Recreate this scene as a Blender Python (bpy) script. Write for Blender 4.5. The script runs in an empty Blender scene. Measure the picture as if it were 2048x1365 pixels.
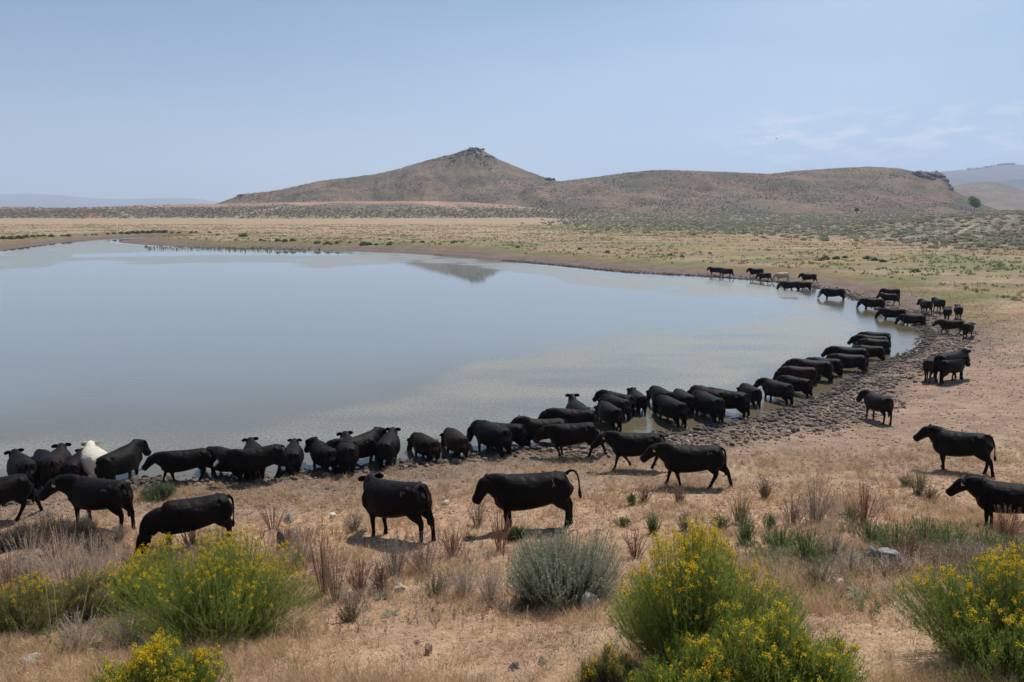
import bpy, math, random
import numpy as np
from mathutils import Vector
from mathutils.bvhtree import BVHTree
random.seed(7); RNG = np.random.default_rng(11)
SC = bpy.context.scene
COL = SC.collection
# ------------------------------------------------------------------ camera, sky, sun, exposure
F = 1502.0; TP = 0.1768; PITCH = math.atan(TP); CAMZ = 8.2
cam = bpy.data.cameras.new('camera'); cam.sensor_width = 36; cam.lens = F/2048*36
cam.clip_end = 40000; cam.clip_start = 0.1
camo = bpy.data.objects.new('camera', cam); COL.objects.link(camo)
camo.location = (0, 0, CAMZ); camo.rotation_euler = (math.pi/2-PITCH, 0, 0)
SC.camera = camo
SUN_EL, SUN_AZ = math.radians(57), math.radians(24)
world = bpy.data.worlds.new('World'); SC.world = world; world.use_nodes = True
WN, WL = world.node_tree.nodes, world.node_tree.links
bg = WN['Background']; bg.inputs[1].default_value = 0.0565
sky = WN.new('ShaderNodeTexSky'); sky.sky_type = 'NISHITA'; sky.sun_disc = False
sky.sun_elevation = SUN_EL; sky.sun_rotation = SUN_AZ
sky.altitude = 1900; sky.air_density = 1.25; sky.dust_density = 1.5; sky.ozone_density = 1.6
# small fair-weather clouds low on the right, by direction
tc = WN.new('ShaderNodeTexCoord')
mp = WN.new('ShaderNodeMapping'); mp.inputs['Scale'].default_value = (21, 21, 78)
WL.new(tc.outputs['Generated'], mp.inputs[0])
cn = WN.new('ShaderNodeTexNoise'); cn.inputs['Scale'].default_value = 1.0
cn.inputs['Detail'].default_value = 7; cn.inputs['Roughness'].default_value = 0.62
WL.new(mp.outputs[0], cn.inputs[0])
cr = WN.new('ShaderNodeMapRange'); cr.inputs[1].default_value = 0.48; cr.inputs[2].default_value = 0.60
WL.new(cn.outputs[0], cr.inputs[0])
sx = WN.new('ShaderNodeSeparateXYZ'); WL.new(tc.outputs['Generated'], sx.inputs[0])
def wmr(src, a, b, c=0, d=1, interp='SMOOTHSTEP'):
    n = WN.new('ShaderNodeMapRange'); n.interpolation_type = interp
    n.inputs[1].default_value = a; n.inputs[2].default_value = b
    n.inputs[3].default_value = c; n.inputs[4].default_value = d
    WL.new(src, n.inputs[0]); return n.outputs[0]
def wmul(a, b):
    n = WN.new('ShaderNodeMath'); n.operation = 'MULTIPLY'
    WL.new(a, n.inputs[0])
    if isinstance(b, float): n.inputs[1].default_value = b
    else: WL.new(b, n.inputs[1])
    return n.outputs[0]
m = wmul(wmul(wmr(sx.outputs['Z'], 0.035, 0.072), wmr(sx.outputs['Z'], 0.125, 0.088)), wmr(sx.outputs['X'], 0.22, 0.33))
m = wmul(wmul(m, cr.outputs[0]), 0.7)
mx = WN.new('ShaderNodeMixRGB'); WL.new(m, mx.inputs[0])
# broad thin veil that whitens the right of the sky
vn = WN.new('ShaderNodeTexNoise'); vn.inputs['Scale'].default_value = 1.3; vn.inputs['Detail'].default_value = 3
mp2 = WN.new('ShaderNodeMapping'); mp2.inputs['Scale'].default_value = (1, 1, 4); WL.new(tc.outputs['Generated'], mp2.inputs[0]); WL.new(mp2.outputs[0], vn.inputs[0])
vm = wmul(wmul(wmr(vn.outputs[0], 0.3, 0.75), wmr(sx.outputs['X'], -0.45, 0.55)), 0.72)
mv = WN.new('ShaderNodeMixRGB'); WL.new(vm, mv.inputs[0]); tn = WN.new('ShaderNodeMixRGB'); tn.blend_type = 'MULTIPLY'; tn.inputs[0].default_value = 1; tn.inputs[2].default_value = (.84, .965, 1, 1); WL.new(sky.outputs[0], tn.inputs[1]); WL.new(tn.outputs[0], mv.inputs[1]); mv.inputs[2].default_value = (8.2, 10.3, 12.4, 1)
WL.new(mv.outputs[0], mx.inputs[1]); mx.inputs[2].default_value = (15.0, 14.2, 14.2, 1)
WL.new(mx.outputs[0], bg.inputs[0])
sun = bpy.data.lights.new('sun', 'SUN'); sun.energy = 4.0; sun.angle = math.radians(0.53); sun.color = (1.0, 0.95, 0.88)
suno = bpy.data.objects.new('sun', sun); COL.objects.link(suno)
SDIR = Vector((math.cos(SUN_EL)*math.sin(SUN_AZ), math.cos(SUN_EL)*math.cos(SUN_AZ), math.sin(SUN_EL)))
suno.rotation_euler = SDIR.to_track_quat('Z', 'Y').to_euler(); suno.location = (60, 80, 120)
SC.view_settings.view_transform = 'Standard'; SC.view_settings.look = 'None'
SC.view_settings.exposure = 0.42; SC.view_settings.gamma = 1
SC.cycles.max_bounces = 6; SC.cycles.volume_bounces = 1; SC.cycles.transparent_max_bounces = 8
# ------------------------------------------------------------------ projection helpers
cp, sp = math.cos(PITCH), math.sin(PITCH)
def ray(u, v):
    a = (u-1024)/F; b = (682.5-v)/F
    return np.array([a, cp+b*sp, -sp+b*cp])
def at_plane(u, v, z=0.0):
    d = ray(u, v); t = (z-CAMZ)/d[2]; return np.array([d[0]*t, d[1]*t, z])
def at_depth(u, v, Y):
    d = ray(u, v); t = Y/d[1]; return np.array([d[0]*t, Y, CAMZ+d[2]*t])
def project(x, y, z):
    dz = np.asarray(z)-CAMZ
    fw = y*cp-dz*sp; up = y*sp+dz*cp
    fw = np.where(fw < 0.3, 0.3, fw)
    return 1024+F*x/fw, 682.5-F*up/fw
# ------------------------------------------------------------------ noise
def _hash(ix, iy, s):
    h = (ix.astype(np.int64)*374761393+iy.astype(np.int64)*668265263+s*1442695041) & 0xffffffff
    h = ((h ^ (h >> 13))*1274126177) & 0xffffffff
    return ((h ^ (h >> 16)) & 0xffff)/65535.0
def vnoise(x, y, s=0):
    x = np.asarray(x, float); y = np.asarray(y, float)
    ix = np.floor(x); iy = np.floor(y); fx = x-ix; fy = y-iy
    fx = fx*fx*(3-2*fx); fy = fy*fy*(3-2*fy)
    a = _hash(ix, iy, s); b = _hash(ix+1, iy, s); c = _hash(ix, iy+1, s); d = _hash(ix+1, iy+1, s)
    return (a*(1-fx)+b*fx)*(1-fy)+(c*(1-fx)+d*fx)*fy
def fbm(x, y, o=4, s=0):
    r = 0; a = 0.5; t = 0
    for i in range(o):
        r = r+a*vnoise(x*2**i+i*17.3, y*2**i-i*9.1, s+i); t += a; a *= 0.5
    return r/t*2-1
# ------------------------------------------------------------------ shoreline and ground height
SH_PX = [(-120,1000),(0,984),(100,974),(220,968),(330,965),(450,960),(600,946),(700,943),(790,930),(900,917),(1000,905),
 (1060,897),(1150,889),(1240,884),(1330,868),(1400,860),(1470,846),(1545,836),(1590,816),(1650,796),(1700,762),(1740,738),
 (1790,722),(1838,700),(1852,676),(1845,657),(1800,634),(1725,604),(1685,588),(1640,578),(1590,570),(1500,560),(1400,553),
 (1250,545),(1110,531),(1000,521),(900,511),(800,505),(700,502),(500,498),(400,496),(320,492),(262,488),(236,484),(250,480),
 (300,477),(300,474),(200,479),(120,487),(50,495),(0,503),(-120,522)]
pts = [at_plane(u, v)[:2] for u, v in SH_PX]
pts += [np.array(p, float) for p in [(-135,150),(-170,120),(-150,70),(-90,38),(-45,26)]]
def catmull(P, n=6, closed=True):
    P = [np.asarray(p, float) for p in P]; out = []; N = len(P)
    rng = range(N) if closed else range(N-1)
    for i in rng:
        if closed: a, b, c, d = P[i-1], P[i], P[(i+1) % N], P[(i+2) % N]
        else: a, b, c, d = P[max(i-1, 0)], P[i], P[i+1], P[min(i+2, N-1)]
        for k in range(n):
            t = k/n
            out.append(0.5*((2*b)+(-a+c)*t+(2*a-5*b+4*c-d)*t*t+(-a+3*b-3*c+d)*t**3))
    if not closed: out.append(P[-1])
    return np.array(out)
SHORE = catmull(pts, 4)
def sdist(x, y):
    """signed distance to the shore, positive on land"""
    x = np.asarray(x, float); y = np.asarray(y, float); shp = x.shape
    x = x.ravel(); y = y.ravel()
    best = np.full(x.shape, 1e18); inside = np.zeros(x.shape, bool)
    A = SHORE; B = np.roll(SHORE, -1, 0)
    for (ax, ay), (bx, by) in zip(A, B):
        dx, dy = bx-ax, by-ay; L = dx*dx+dy*dy+1e-12
        t = np.clip(((x-ax)*dx+(y-ay)*dy)/L, 0, 1)
        q = (x-ax-t*dx)**2+(y-ay-t*dy)**2
        best = np.minimum(best, q)
        if ay != by:
            c = ((ay > y) != (by > y)) & (x < dx*(y-ay)/(by-ay)+ax)
            inside ^= c
    d = np.sqrt(best)
    return np.where(inside, -d, d).reshape(shp)
CAPY = [-40,-5,0,2,4,5.5,7,10,13,14,16,19,22,26,40,80,100,200,430,650,1500,6000,16000]
CAPZ = [7.6,6.9,6.6,6.1,5.45,4.95,4.33,3.1,2.1,1.86,1.5,1.2,.95,.72,.5,.7,.9,1.2,1.5,6.6,8,9,12]
GD = [0,1,3,5,9,12,20,30,60,1e5]; GZ = [0,.07,.16,.4,1.05,1.8,4.2,9,30,5e4]
BD = [0,1,3,8,20,200]; BZ = [0,-.1,-.24,-.45,-1.2,-2.5]
def height(x, y, d=None, detail=True):
    x = np.asarray(x, float); y = np.asarray(y, float)
    if d is None: d = sdist(x, y)
    dw = d+0.35*fbm(x*1.1, y*1.1, 3, 5)*np.clip(1-np.abs(d)/3, 0, 1)
    cap = np.interp(y, CAPY, CAPZ)
    g = np.interp(np.maximum(dw, 0), GD, GZ)
    k = 0.15+0.02*np.clip(y, 0, 40)
    h = np.clip(0.5+0.5*(cap-g)/k, 0, 1)
    z = cap*(1-h)+g*h-k*h*(1-h)
    z = np.where(dw > 0, np.maximum(z, np.minimum(g, .02)), np.interp(-dw, BD, BZ))
    far = np.clip((y-90)/100, 0, 1)*np.clip(d/20, 0, 1)
    z = z+far*0.5*fbm(x/40, y/40, 3, 2)
    z = z+np.clip(d/25, 0, 1)*(5.6*np.exp(-(((x-185)/55)**2+((y-245)/70)**2))+1.6*np.exp(-(((x-150)/35)**2+((y-150)/25)**2)))
    if detail:
        near = np.clip(d/4, 0, 1)*np.exp(-np.maximum(y, 0)/60)
        z = z+near*(0.10*fbm(x*.55, y*.55, 3, 8)+0.03*fbm(x*3.1, y*3.1, 3, 9))
        mud = np.clip((d+.4)/.6, 0, 1)*np.clip((6-d)/4, 0, 1)*np.exp(-np.maximum(y-20, 0)/60)
        z = z+mud*0.11*(fbm(x*2.6, y*2.6, 3, 12)+.15)
    return z
def hit(u, v):
    """where the pixel's ray meets the ground"""
    d = ray(u, v)
    t = np.concatenate([np.linspace(1.5, 40, 700), np.geomspace(40.05, 1400, 900)])
    X, Y, Z = d[0]*t, d[1]*t, CAMZ+d[2]*t
    h = height(X, Y, detail=False)
    w = np.where(Z < h)[0]
    i = w[0] if len(w) else len(t)-1
    return np.array([X[i], Y[i], float(height(X[i], Y[i]))])
# ------------------------------------------------------------------ mesh helpers
def link(name, me, mat=None, parent=None):
    o = bpy.data.objects.new(name, me); COL.objects.link(o)
    if mat is not None and me is not None and not me.materials: me.materials.append(mat)
    if parent is not None: o.parent = parent
    return o
def tag(o, label=None, cat=None, group=None, kind=None):
    if label: o['label'] = label
    if cat: o['category'] = cat
    if group: o['group'] = group
    if kind: o['kind'] = kind
    return o
def np_mesh(name, V, Q, C=None, smooth=False):
    V = np.asarray(V, np.float32).reshape(-1, 3); Q = np.asarray(Q, np.int32); k = Q.shape[1]
    me = bpy.data.meshes.new(name)
    me.vertices.add(len(V)); me.vertices.foreach_set('co', V.ravel())
    me.loops.add(Q.size); me.loops.foreach_set('vertex_index', Q.ravel())
    me.polygons.add(len(Q)); me.polygons.foreach_set('loop_start', np.arange(0, Q.size, k, dtype=np.int32))
    if C is not None:
        C = np.asarray(C, np.float32)
        if C.shape[1] == 3: C = np.concatenate([C, np.ones((len(C), 1), np.float32)], 1)
        a = me.color_attributes.new('Col', 'FLOAT_COLOR', 'POINT'); a.data.foreach_set('color', C.ravel())
    me.update(calc_edges=True); me.validate()
    if smooth: me.polygons.foreach_set('use_smooth', np.ones(len(Q), bool))
    return me
def ribbons(P, W, C, side=None):
    """P n,k,3 centre lines; W n,k half widths; C n,3 or n,k,3"""
    n, k, _ = P.shape
    if side is None:
        a = RNG.uniform(0, 2*math.pi, n); side = np.stack([np.cos(a), np.sin(a), np.zeros(n)], 1)
    S = side[:, None, :]*W[:, :, None]
    V = np.stack([P-S, P+S], 2).reshape(-1, 3)
    i = np.arange(n)[:, None]*2*k+np.arange(k-1)[None]*2
    Q = np.stack([i, i+1, i+3, i+2], -1).reshape(-1, 4)
    if C.ndim == 2: C = np.repeat(C[:, None], k, 1)
    C = np.repeat(C, 2, 1).reshape(-1, 3)
    return V, Q, C
def blobs(P, R, C, flat=1.0):
    """small octahedra as quads are awkward: two crossed quads per blob plus a cap quad"""
    n = len(P); a = RNG.uniform(0, 2*math.pi, n)
    X = np.stack([np.cos(a), np.sin(a), RNG.uniform(-.3, .3, n)], 1)*R[:, None]
    Y = np.stack([-np.sin(a), np.cos(a), RNG.uniform(-.3, .3, n)], 1)*R[:, None]
    Z = np.stack([np.zeros(n), np.zeros(n), np.full(n, flat)], 1)*R[:, None]
    V = np.concatenate([np.stack([P-X-Z, P+X-Z, P+X+Z, P-X+Z], 1), np.stack([P-Y-Z, P+Y-Z, P+Y+Z, P-Y+Z], 1),
                        np.stack([P-X-Y+Z*.4, P+X-Y+Z*.4, P+X+Y+Z*.4, P-X+Y+Z*.4], 1)], 1).reshape(-1, 3)
    Q = np.arange(len(V)).reshape(-1, 4)
    return V, Q, np.repeat(C, 12, 0)
def merge(parts):
    Vs, Qs, Cs = [], [], []; o = 0
    for V, Q, C in parts:
        Vs.append(V); Qs.append(Q+o); Cs.append(C); o += len(V)
    return np.concatenate(Vs), np.concatenate(Qs), np.concatenate(Cs)
# ------------------------------------------------------------------ materials
def new_mat(name):
    m = bpy.data.materials.new(name); m.use_nodes = True
    return m, m.node_tree.nodes, m.node_tree.links, m.node_tree.nodes['Principled BSDF']
def foliage_mat(name, rough=.6, transl=.3, spec=.3):
    m, N, L, b = new_mat(name)
    a = N.new('ShaderNodeAttribute'); a.attribute_name = 'Col'
    L.new(a.outputs[0], b.inputs['Base Color']); b.inputs['Roughness'].default_value = rough
    b.inputs['Specular IOR Level'].default_value = spec
    if transl > 0:
        t = N.new('ShaderNodeBsdfTranslucent'); L.new(a.outputs[0], t.inputs[0])
        x = N.new('ShaderNodeMixShader'); x.inputs[0].default_value = transl
        L.new(b.outputs[0], x.inputs[1]); L.new(t.outputs[0], x.inputs[2])
        L.new(x.outputs[0], N['Material Output'].inputs[0])
    return m
def ground_mat(name, scale, fine, bump, far=False):
    m, N, L, b = new_mat(name)
    a = N.new('ShaderNodeAttribute'); a.attribute_name = 'Col'
    g = N.new('ShaderNodeNewGeometry')
    def noise(s, d=6, r=.6):
        n = N.new('ShaderNodeTexNoise'); n.inputs['Scale'].default_value = s; n.inputs['Detail'].default_value = d
        n.inputs['Roughness'].default_value = r; L.new(g.outputs['Position'], n.inputs[0]); return n.outputs[0]
    def mr(src, a_, b_, c, d):
        n = N.new('ShaderNodeMapRange'); n.inputs[1].default_value = a_; n.inputs[2].default_value = b_
        n.inputs[3].default_value = c; n.inputs[4].default_value = d; L.new(src, n.inputs[0]); return n.outputs[0]
    def vm(op, x, y):
        n = N.new('ShaderNodeVectorMath'); n.operation = op; L.new(x, n.inputs[0]); L.new(y, n.inputs[1]); return n.outputs[0]
    n1 = mr(noise(scale, 10, .68), .3, .7, .68, 1.32)
    n2 = mr(noise(fine, 6, .7), .3, .7, .66, 1.34)
    c = vm('MULTIPLY', a.outputs[0], n1); c = vm('MULTIPLY', c, n2)
    # low shrubs and their spacing, where the alpha of the colour says so
    v = N.new('ShaderNodeTexVoronoi'); v.inputs['Scale'].default_value = .42 if far else .55; L.new(g.outputs['Position'], v.inputs[0])
    dots = mr(v.outputs['Distance'], .28, .55, 1, 0)
    mm = N.new('ShaderNodeMath'); mm.operation = 'MULTIPLY'; L.new(dots, mm.inputs[0]); L.new(a.outputs['Alpha'], mm.inputs[1])
    x = N.new('ShaderNodeMixRGB'); L.new(mm.outputs[0], x.inputs[0]); L.new(c, x.inputs[1]); x.inputs[2].default_value = (.075, .078, .05, 1)
    L.new(x.outputs[0], b.inputs['Base Color'])
    b.inputs['Roughness'].default_value = .92; b.inputs['Specular IOR Level'].default_value = .15
    bp = N.new('ShaderNodeBump'); bp.inputs['Strength'].default_value = bump; bp.inputs['Distance'].default_value = .08 if not far else 1.0
    L.new(noise(6 if not far else .5, 10, .7), bp.inputs['Height']); L.new(bp.outputs[0], b.inputs['Normal'])
    return m
M = {}
M['ground'] = ground_mat('ground', 1.3, 22, .9)
M['hill'] = ground_mat('hill', .05, .6, .9, True)
M['grass'] = foliage_mat('dry_grass', .7, .35, .2)
M['leaf'] = foliage_mat('leaf', .6, .45, .2)
M['bush'] = foliage_mat('shrub_leaf', .8, .3, .1)
def rock_mat():
    m, N, L, b = new_mat('rock')
    a = N.new('ShaderNodeAttribute'); a.attribute_name = 'Col'
    g = N.new('ShaderNodeNewGeometry'); n = N.new('ShaderNodeTexNoise'); n.inputs['Scale'].default_value = 14; n.inputs['Detail'].default_value = 9
    L.new(g.outputs['Position'], n.inputs[0])
    r = N.new('ShaderNodeMapRange'); r.inputs[1].default_value = .3; r.inputs[2].default_value = .7; r.inputs[3].default_value = .55; r.inputs[4].default_value = 1.4
    L.new(n.outputs[0], r.inputs[0]); v = N.new('ShaderNodeVectorMath'); v.operation = 'MULTIPLY'
    L.new(a.outputs[0], v.inputs[0]); L.new(r.outputs[0], v.inputs[1]); L.new(v.outputs[0], b.inputs['Base Color'])
    b.inputs['Roughness'].default_value = .85
    bp = N.new('ShaderNodeBump'); bp.inputs['Strength'].default_value = .7; bp.inputs['Distance'].default_value = .03
    L.new(n.outputs[0], bp.inputs['Height']); L.new(bp.outputs[0], b.inputs['Normal'])
    return m
M['rock'] = rock_mat()
# ------------------------------------------------------------------ ground colours (what grows or lies where)
def sm(a, b, x): t = np.clip((x-a)/(b-a), 0, 1); return t*t*(3-2*t)
def mixc(C, c, w): w = np.clip(w, 0, 1)[:, None]; return C*(1-w)+np.asarray(c)[None]*w
def stroke(u, v, pts, w):
    best = np.full(u.shape, 1e9)
    for (ax, ay), (bx, by) in zip(pts[:-1], pts[1:]):
        dx, dy = bx-ax, by-ay; t = np.clip(((u-ax)*dx+(v-ay)*dy)/(dx*dx+dy*dy), 0, 1)
        best = np.minimum(best, np.hypot(u-ax-t*dx, v-ay-t*dy))
    return 1-sm(w*.5, w*1.2, best)
def blob(u, v, cu, cv, ru, rv): return np.exp(-(((u-cu)/ru)**2+((v-cv)/rv)**2))
def ground_colour(x, y, z, d):
    u, v = project(x, y, z)
    n1 = fbm(x/6, y/6, 4, 21); n2 = fbm(x/1.7, y/1.7, 4, 22); n3 = fbm(x/25, y/25, 3, 23)
    N = len(x); A = np.zeros(N)
    C = np.tile(np.array([.36, .245, .165]), (N, 1))*np.array([1.14, 1.06, .98])   # tan soil of the near slope
    C = mixc(C, (.46, .33, .20), sm(.0, .5, n1+.25*n2)*.7)                 # straw litter
    C = mixc(C, (.27, .175, .12), sm(.15, .6, -n1+.3*n2)*.5)
    # bare trodden ground behind the near bank
    C = mixc(C, (.285, .195, .142), sm(18, 21, y+2*n1)*.9)
    C = mixc(C, (.37, .28, .17), sm(.1, .5, n2)*sm(17, 20, y)*(1-sm(22, 26, y))*.6)
    # green tinges on the right
    C = mixc(C, (.15, .16, .08), blob(u, v, 2030, 800, 60, 60)*sm(-.1, .4, n2)*.7)
    # far side
    far = sm(40, 60, y)
    C = mixc(C, (.27, .198, .124), far)
    C = mixc(C, (.20, .175, .09), far*sm(-.05, .35, n1+.4*n3)*.55)
    C = mixc(C, (.27, .17, .085), far*sm(.1, .5, fbm(x/14, y/5, 3, 31))*.6)
    C = C*(1+(far*.55*fbm(x/9, y/2.5, 4, 35))[:, None])
    C = mixc(C, (.20, .14, .09), far*sm(.12, .5, fbm(x/20, y/6, 4, 36))*.6)
    C = mixc(C, (.12, .15, .055), far*(1-sm(30, 60, d))*sm(8, 14, d)*sm(.0, .4, n2+.3*n1)*.6)
    C = mixc(C, (.35, .255, .165), sm(150, 260, y)*.8)                       # pale dry flat below the hills
    C = mixc(C, (.43, .34, .24), stroke(u, v, [(380, 478), (480, 482), (600, 482)], 5)*.5*sm(-.2, .3, n2))
    # sagebrush flat on the right, grey-green
    sg = sm(-20, 20, (u-1080)*.05-(v-447)*1.0+18*0+6*n1)*far*(1-sm(470, 486, v-.02*(u-1500)))
    sg = np.maximum(sg, sm(1850, 2000, u+60*n1)*(1-sm(478, 505, v))*far)
    sg = np.maximum(sg, sm(200, 240, y)*sm(1300, 1500, u)*(1-sm(462, 472, v+5*n1)))
    sg *= sm(1060, 1200, u+40*n1)
    C = mixc(C, (.215, .185, .135), sg); A = np.maximum(A, sg*.85)
    for b_ in [(1250, 458, 190, 5), (1960, 532, 130, 12), (2060, 500, 60, 8), (1100, 455, 60, 3), (1330, 490, 140, 5), (640, 485, 260, 4), (420, 492, 160, 3), (950, 492, 240, 4), (1880, 515, 60, 8)]:
        C = mixc(C, (.125, .165, .065), blob(u, v, *b_)*sm(-.35, .25, n2+.4*n1)*.85)
    for b_ in [(1300, 500, 260, 8), (1750, 487, 260, 6), (1500, 476, 200, 5)]:
        C = mixc(C, (.30, .20, .095), blob(u, v, *b_)*.6*sm(-.4, .3, n1))
    for p_ in ([(1862, 474), (1905, 461), (1932, 448), (1943, 441)], [(1905, 470), (1948, 452), (1968, 444)], [(1595, 450), (1600, 456)]):
        C = mixc(C, (.38, .29, .21), stroke(u, v, p_, 1.6)*.8); A = A*(1-stroke(u, v, p_, 2.5))
    # bands that follow the water's edge
    w = np.interp(y, [0, 30, 45, 70, 150, 200], [1.4, 2.7, 3.6, 5.5, 7, 7])*(1+.35*n1)
    ring2 = (1-sm(w*1.0, w*2.3, d))*sm(38, 50, y)
    C = mixc(C, (.165, .12, .058), ring2*.95); C = mixc(C, (.13, .145, .05), ring2*sm(-.1, .4, n1)*.7)
    C = mixc(C, (.27, .185, .135), (1-sm(w*1.1, w*2.4, d))*(1-sm(40, 60, y))*.8)
    C = mixc(C, (.195, .14, .108), 1-sm(w*.75, w*1.15, d)); C = mixc(C, (.14, .10, .082), (1-sm(w*.6, w*1.0, d))*sm(40, 60, y)*.8)                 # trodden mud
    C = mixc(C, (.085, .068, .055), 1-sm(.1, .9, d))                        # wet edge
    return np.concatenate([C*(1+.26*n2[:, None]), A[:, None]], 1)
# ------------------------------------------------------------------ the ground sheet
rows = [-30.0, -20, -12, -7, -4, -2, -1, 0, .6, 1.2, 1.8, 2.4]
while rows[-1] < 14000:
    yv = rows[-1]; rows.append(yv+.035+.0068*yv*(1 if yv < 1200 else 6))
rows = np.array(rows); NC = 620
tt = np.linspace(-1, 1, NC); tt = np.sign(tt)*np.abs(tt)**1.15*1.15
Xg = tt[None]*(np.maximum(rows, 0)[:, None]+14); Yg = np.repeat(rows[:, None], NC, 1)
xs, ys = Xg.ravel(), Yg.ravel(); ds = sdist(xs, ys); zs = height(xs, ys, ds)
i = np.arange(len(rows)-1)[:, None]*NC+np.arange(NC-1)[None]
Q = np.stack([i, i+1, i+NC+1, i+NC], -1).reshape(-1, 4)
CG = ground_colour(xs, ys, zs, ds)
g = link('ground', np_mesh('ground', np.stack([xs, ys, zs], 1), Q, CG, True), M['ground']); tag(g, 'dry tan slope, trodden shore and flat meadow around the pond', kind='structure')
# ------------------------------------------------------------------ the pond
def water():
    r = [15.0]
    while r[-1] < 215: r.append(r[-1]+.05+.011*r[-1])
    r = np.array(r); nc = 420; t = np.linspace(-1.5, 1.02, nc)
    X = t[None]*r[:, None]; Y = np.repeat(r[:, None], nc, 1); x, y = X.ravel(), Y.ravel(); z = np.zeros_like(x)
    d = sdist(x, y); u, v = project(x, y, z)
    n1 = fbm(x/9, y/9, 4, 41); n2 = fbm(x/3, y/6, 4, 42)
    # algae scum cover (r), shallow murk (g), wind ripple (b)
    line = np.interp(u, [0, 400, 700, 880, 950, 1150, 1450, 1700], [868, 828, 792, 750, 705, 668, 615, 575])
    al = (.25*sm(-120, 0, v-line+60*n1)+.75*sm(-22, 34, v-line+34*n1+16*n2))*(.85+.45*fbm(x/7, y/2.2, 3, 45))
    fl = np.interp(u, [-200, 0, 120, 400, 700, 780, 900, 1000, 1120, 1250, 1500], [562, 543, 524, 524, 530, 523, 523, 541, 560, 578, 592])
    al = np.maximum(al, sm(9, -6, v-fl+16*n1)*(1.25+.7*n2+.6*fbm(x/16, y/3, 3, 46))*(1-.7*stroke(u, v, [(150, 512), (420, 507), (700, 508)], 5)))
    al = al*(1-.9*blob(u, v, 890, 550, 110, 24)) + .12*sm(-.2, .5, n1+.4*n2)*sm(560, 620, v)
    al = al*sm(.6, 3.2, -d+1.0*n2-1.6*sm(1000, 1200, u))*(1-.9*sm(1700, 1790, u-.5*(v-640)+40*n2))
    al = np.clip(al, 0, 1)
    murk = np.maximum(sm(7, 1, -d+1.5*n1), .75*sm(760, 880, v+40*n1+.10*u))
    rip = (sm(-.1, .5, n1+.2)*.5+.25)*sm(560, 700, v)+.03+1.0*sm(7, 1, -d)*sm(120, 60, y)
    i = np.arange(len(r)-1)[:, None]*nc+np.arange(nc-1)[None]
    Q = np.stack([i, i+1, i+nc+1, i+nc], -1).reshape(-1, 4)
    keep = (d[Q].min(1) < 1.2); Q = Q[keep]
    o = link('water', np_mesh('water', np.stack([x, y, z], 1), Q, np.stack([al, murk, rip], 1), True), water_mat())
    tag(o, 'calm shallow pond with a film of algae', kind='structure')
def water_mat():
    m, N, L, b = new_mat('water')
    a = N.new('ShaderNodeAttribute'); a.attribute_name = 'Col'
    s = N.new('ShaderNodeSeparateColor'); L.new(a.outputs[0], s.inputs[0])
    g = N.new('ShaderNodeNewGeometry')
    def noise(sc, d=3, r=.5, vec=(1, 1, 1)):
        mpn = N.new('ShaderNodeMapping'); mpn.inputs['Scale'].default_value = vec; L.new(g.outputs['Position'], mpn.inputs[0])
        n = N.new('ShaderNodeTexNoise'); n.inputs['Scale'].default_value = sc; n.inputs['Detail'].default_value = d
        n.inputs['Roughness'].default_value = r; L.new(mpn.outputs[0], n.inputs[0]); return n.outputs[0]
    def math_(op, x, y, z=None):
        n = N.new('ShaderNodeMath'); n.operation = op
        for k, q in enumerate([x, y] if z is None else [x, y, z]):
            if isinstance(q, (int, float)): n.inputs[k].default_value = q
            else: L.new(q, n.inputs[k])
        return n.outputs[0]
    # scum grains: threshold moved by the cover
    grains = noise(9.0, 4, .75)
    thr = math_('SUBTRACT', .66, math_('MULTIPLY', s.outputs[0], .26))
    gm = N.new('ShaderNodeMapRange'); L.new(grains, gm.inputs[0]); L.new(thr, gm.inputs[1]); L.new(math_('ADD', thr, .10), gm.inputs[2])
    cover = math_('MULTIPLY', gm.outputs[0], math_('ADD', math_('MULTIPLY', s.outputs[0], .78), .05))
    colr = N.new('ShaderNodeMixRGB'); L.new(s.outputs[1], colr.inputs[0])
    colr.inputs[1].default_value = (.17, .18, .172, 1); colr.inputs[2].default_value = (.125, .105, .062, 1)
    yel = N.new('ShaderNodeMixRGB'); L.new(noise(.45, 5, .7, (1, 2, 1)), yel.inputs[0]); yel.inputs[1].default_value = (.205, .21, .185, 1); yel.inputs[2].default_value = (.31, .29, .215, 1)
    cm = N.new('ShaderNodeMixRGB'); L.new(cover, cm.inputs[0]); L.new(colr.outputs[0], cm.inputs[1]); L.new(yel.outputs[0], cm.inputs[2])
    L.new(cm.outputs[0], b.inputs['Base Color'])
    L.new(math_('ADD', .02, math_('MULTIPLY', cover, .45)), b.inputs['Roughness'])
    b.inputs['IOR'].default_value = 1.72; L.new(math_('SUBTRACT', .5, math_('MULTIPLY', cover, .42)), b.inputs['Specular IOR Level'])
    bp = N.new('ShaderNodeBump'); bp.inputs['Distance'].default_value = .02
    L.new(math_('MULTIPLY', math_('ADD', .03, s.outputs[2]), .26), bp.inputs['Strength'])
    L.new(math_('ADD', noise(5, 3, .55, (1, 2.2, 1)), math_('MULTIPLY', noise(1.2, 2, .5, (1, 2.5, 1)), 1.5)), bp.inputs['Height'])
    L.new(bp.outputs[0], b.inputs['Normal'])
    return m
water()
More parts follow.
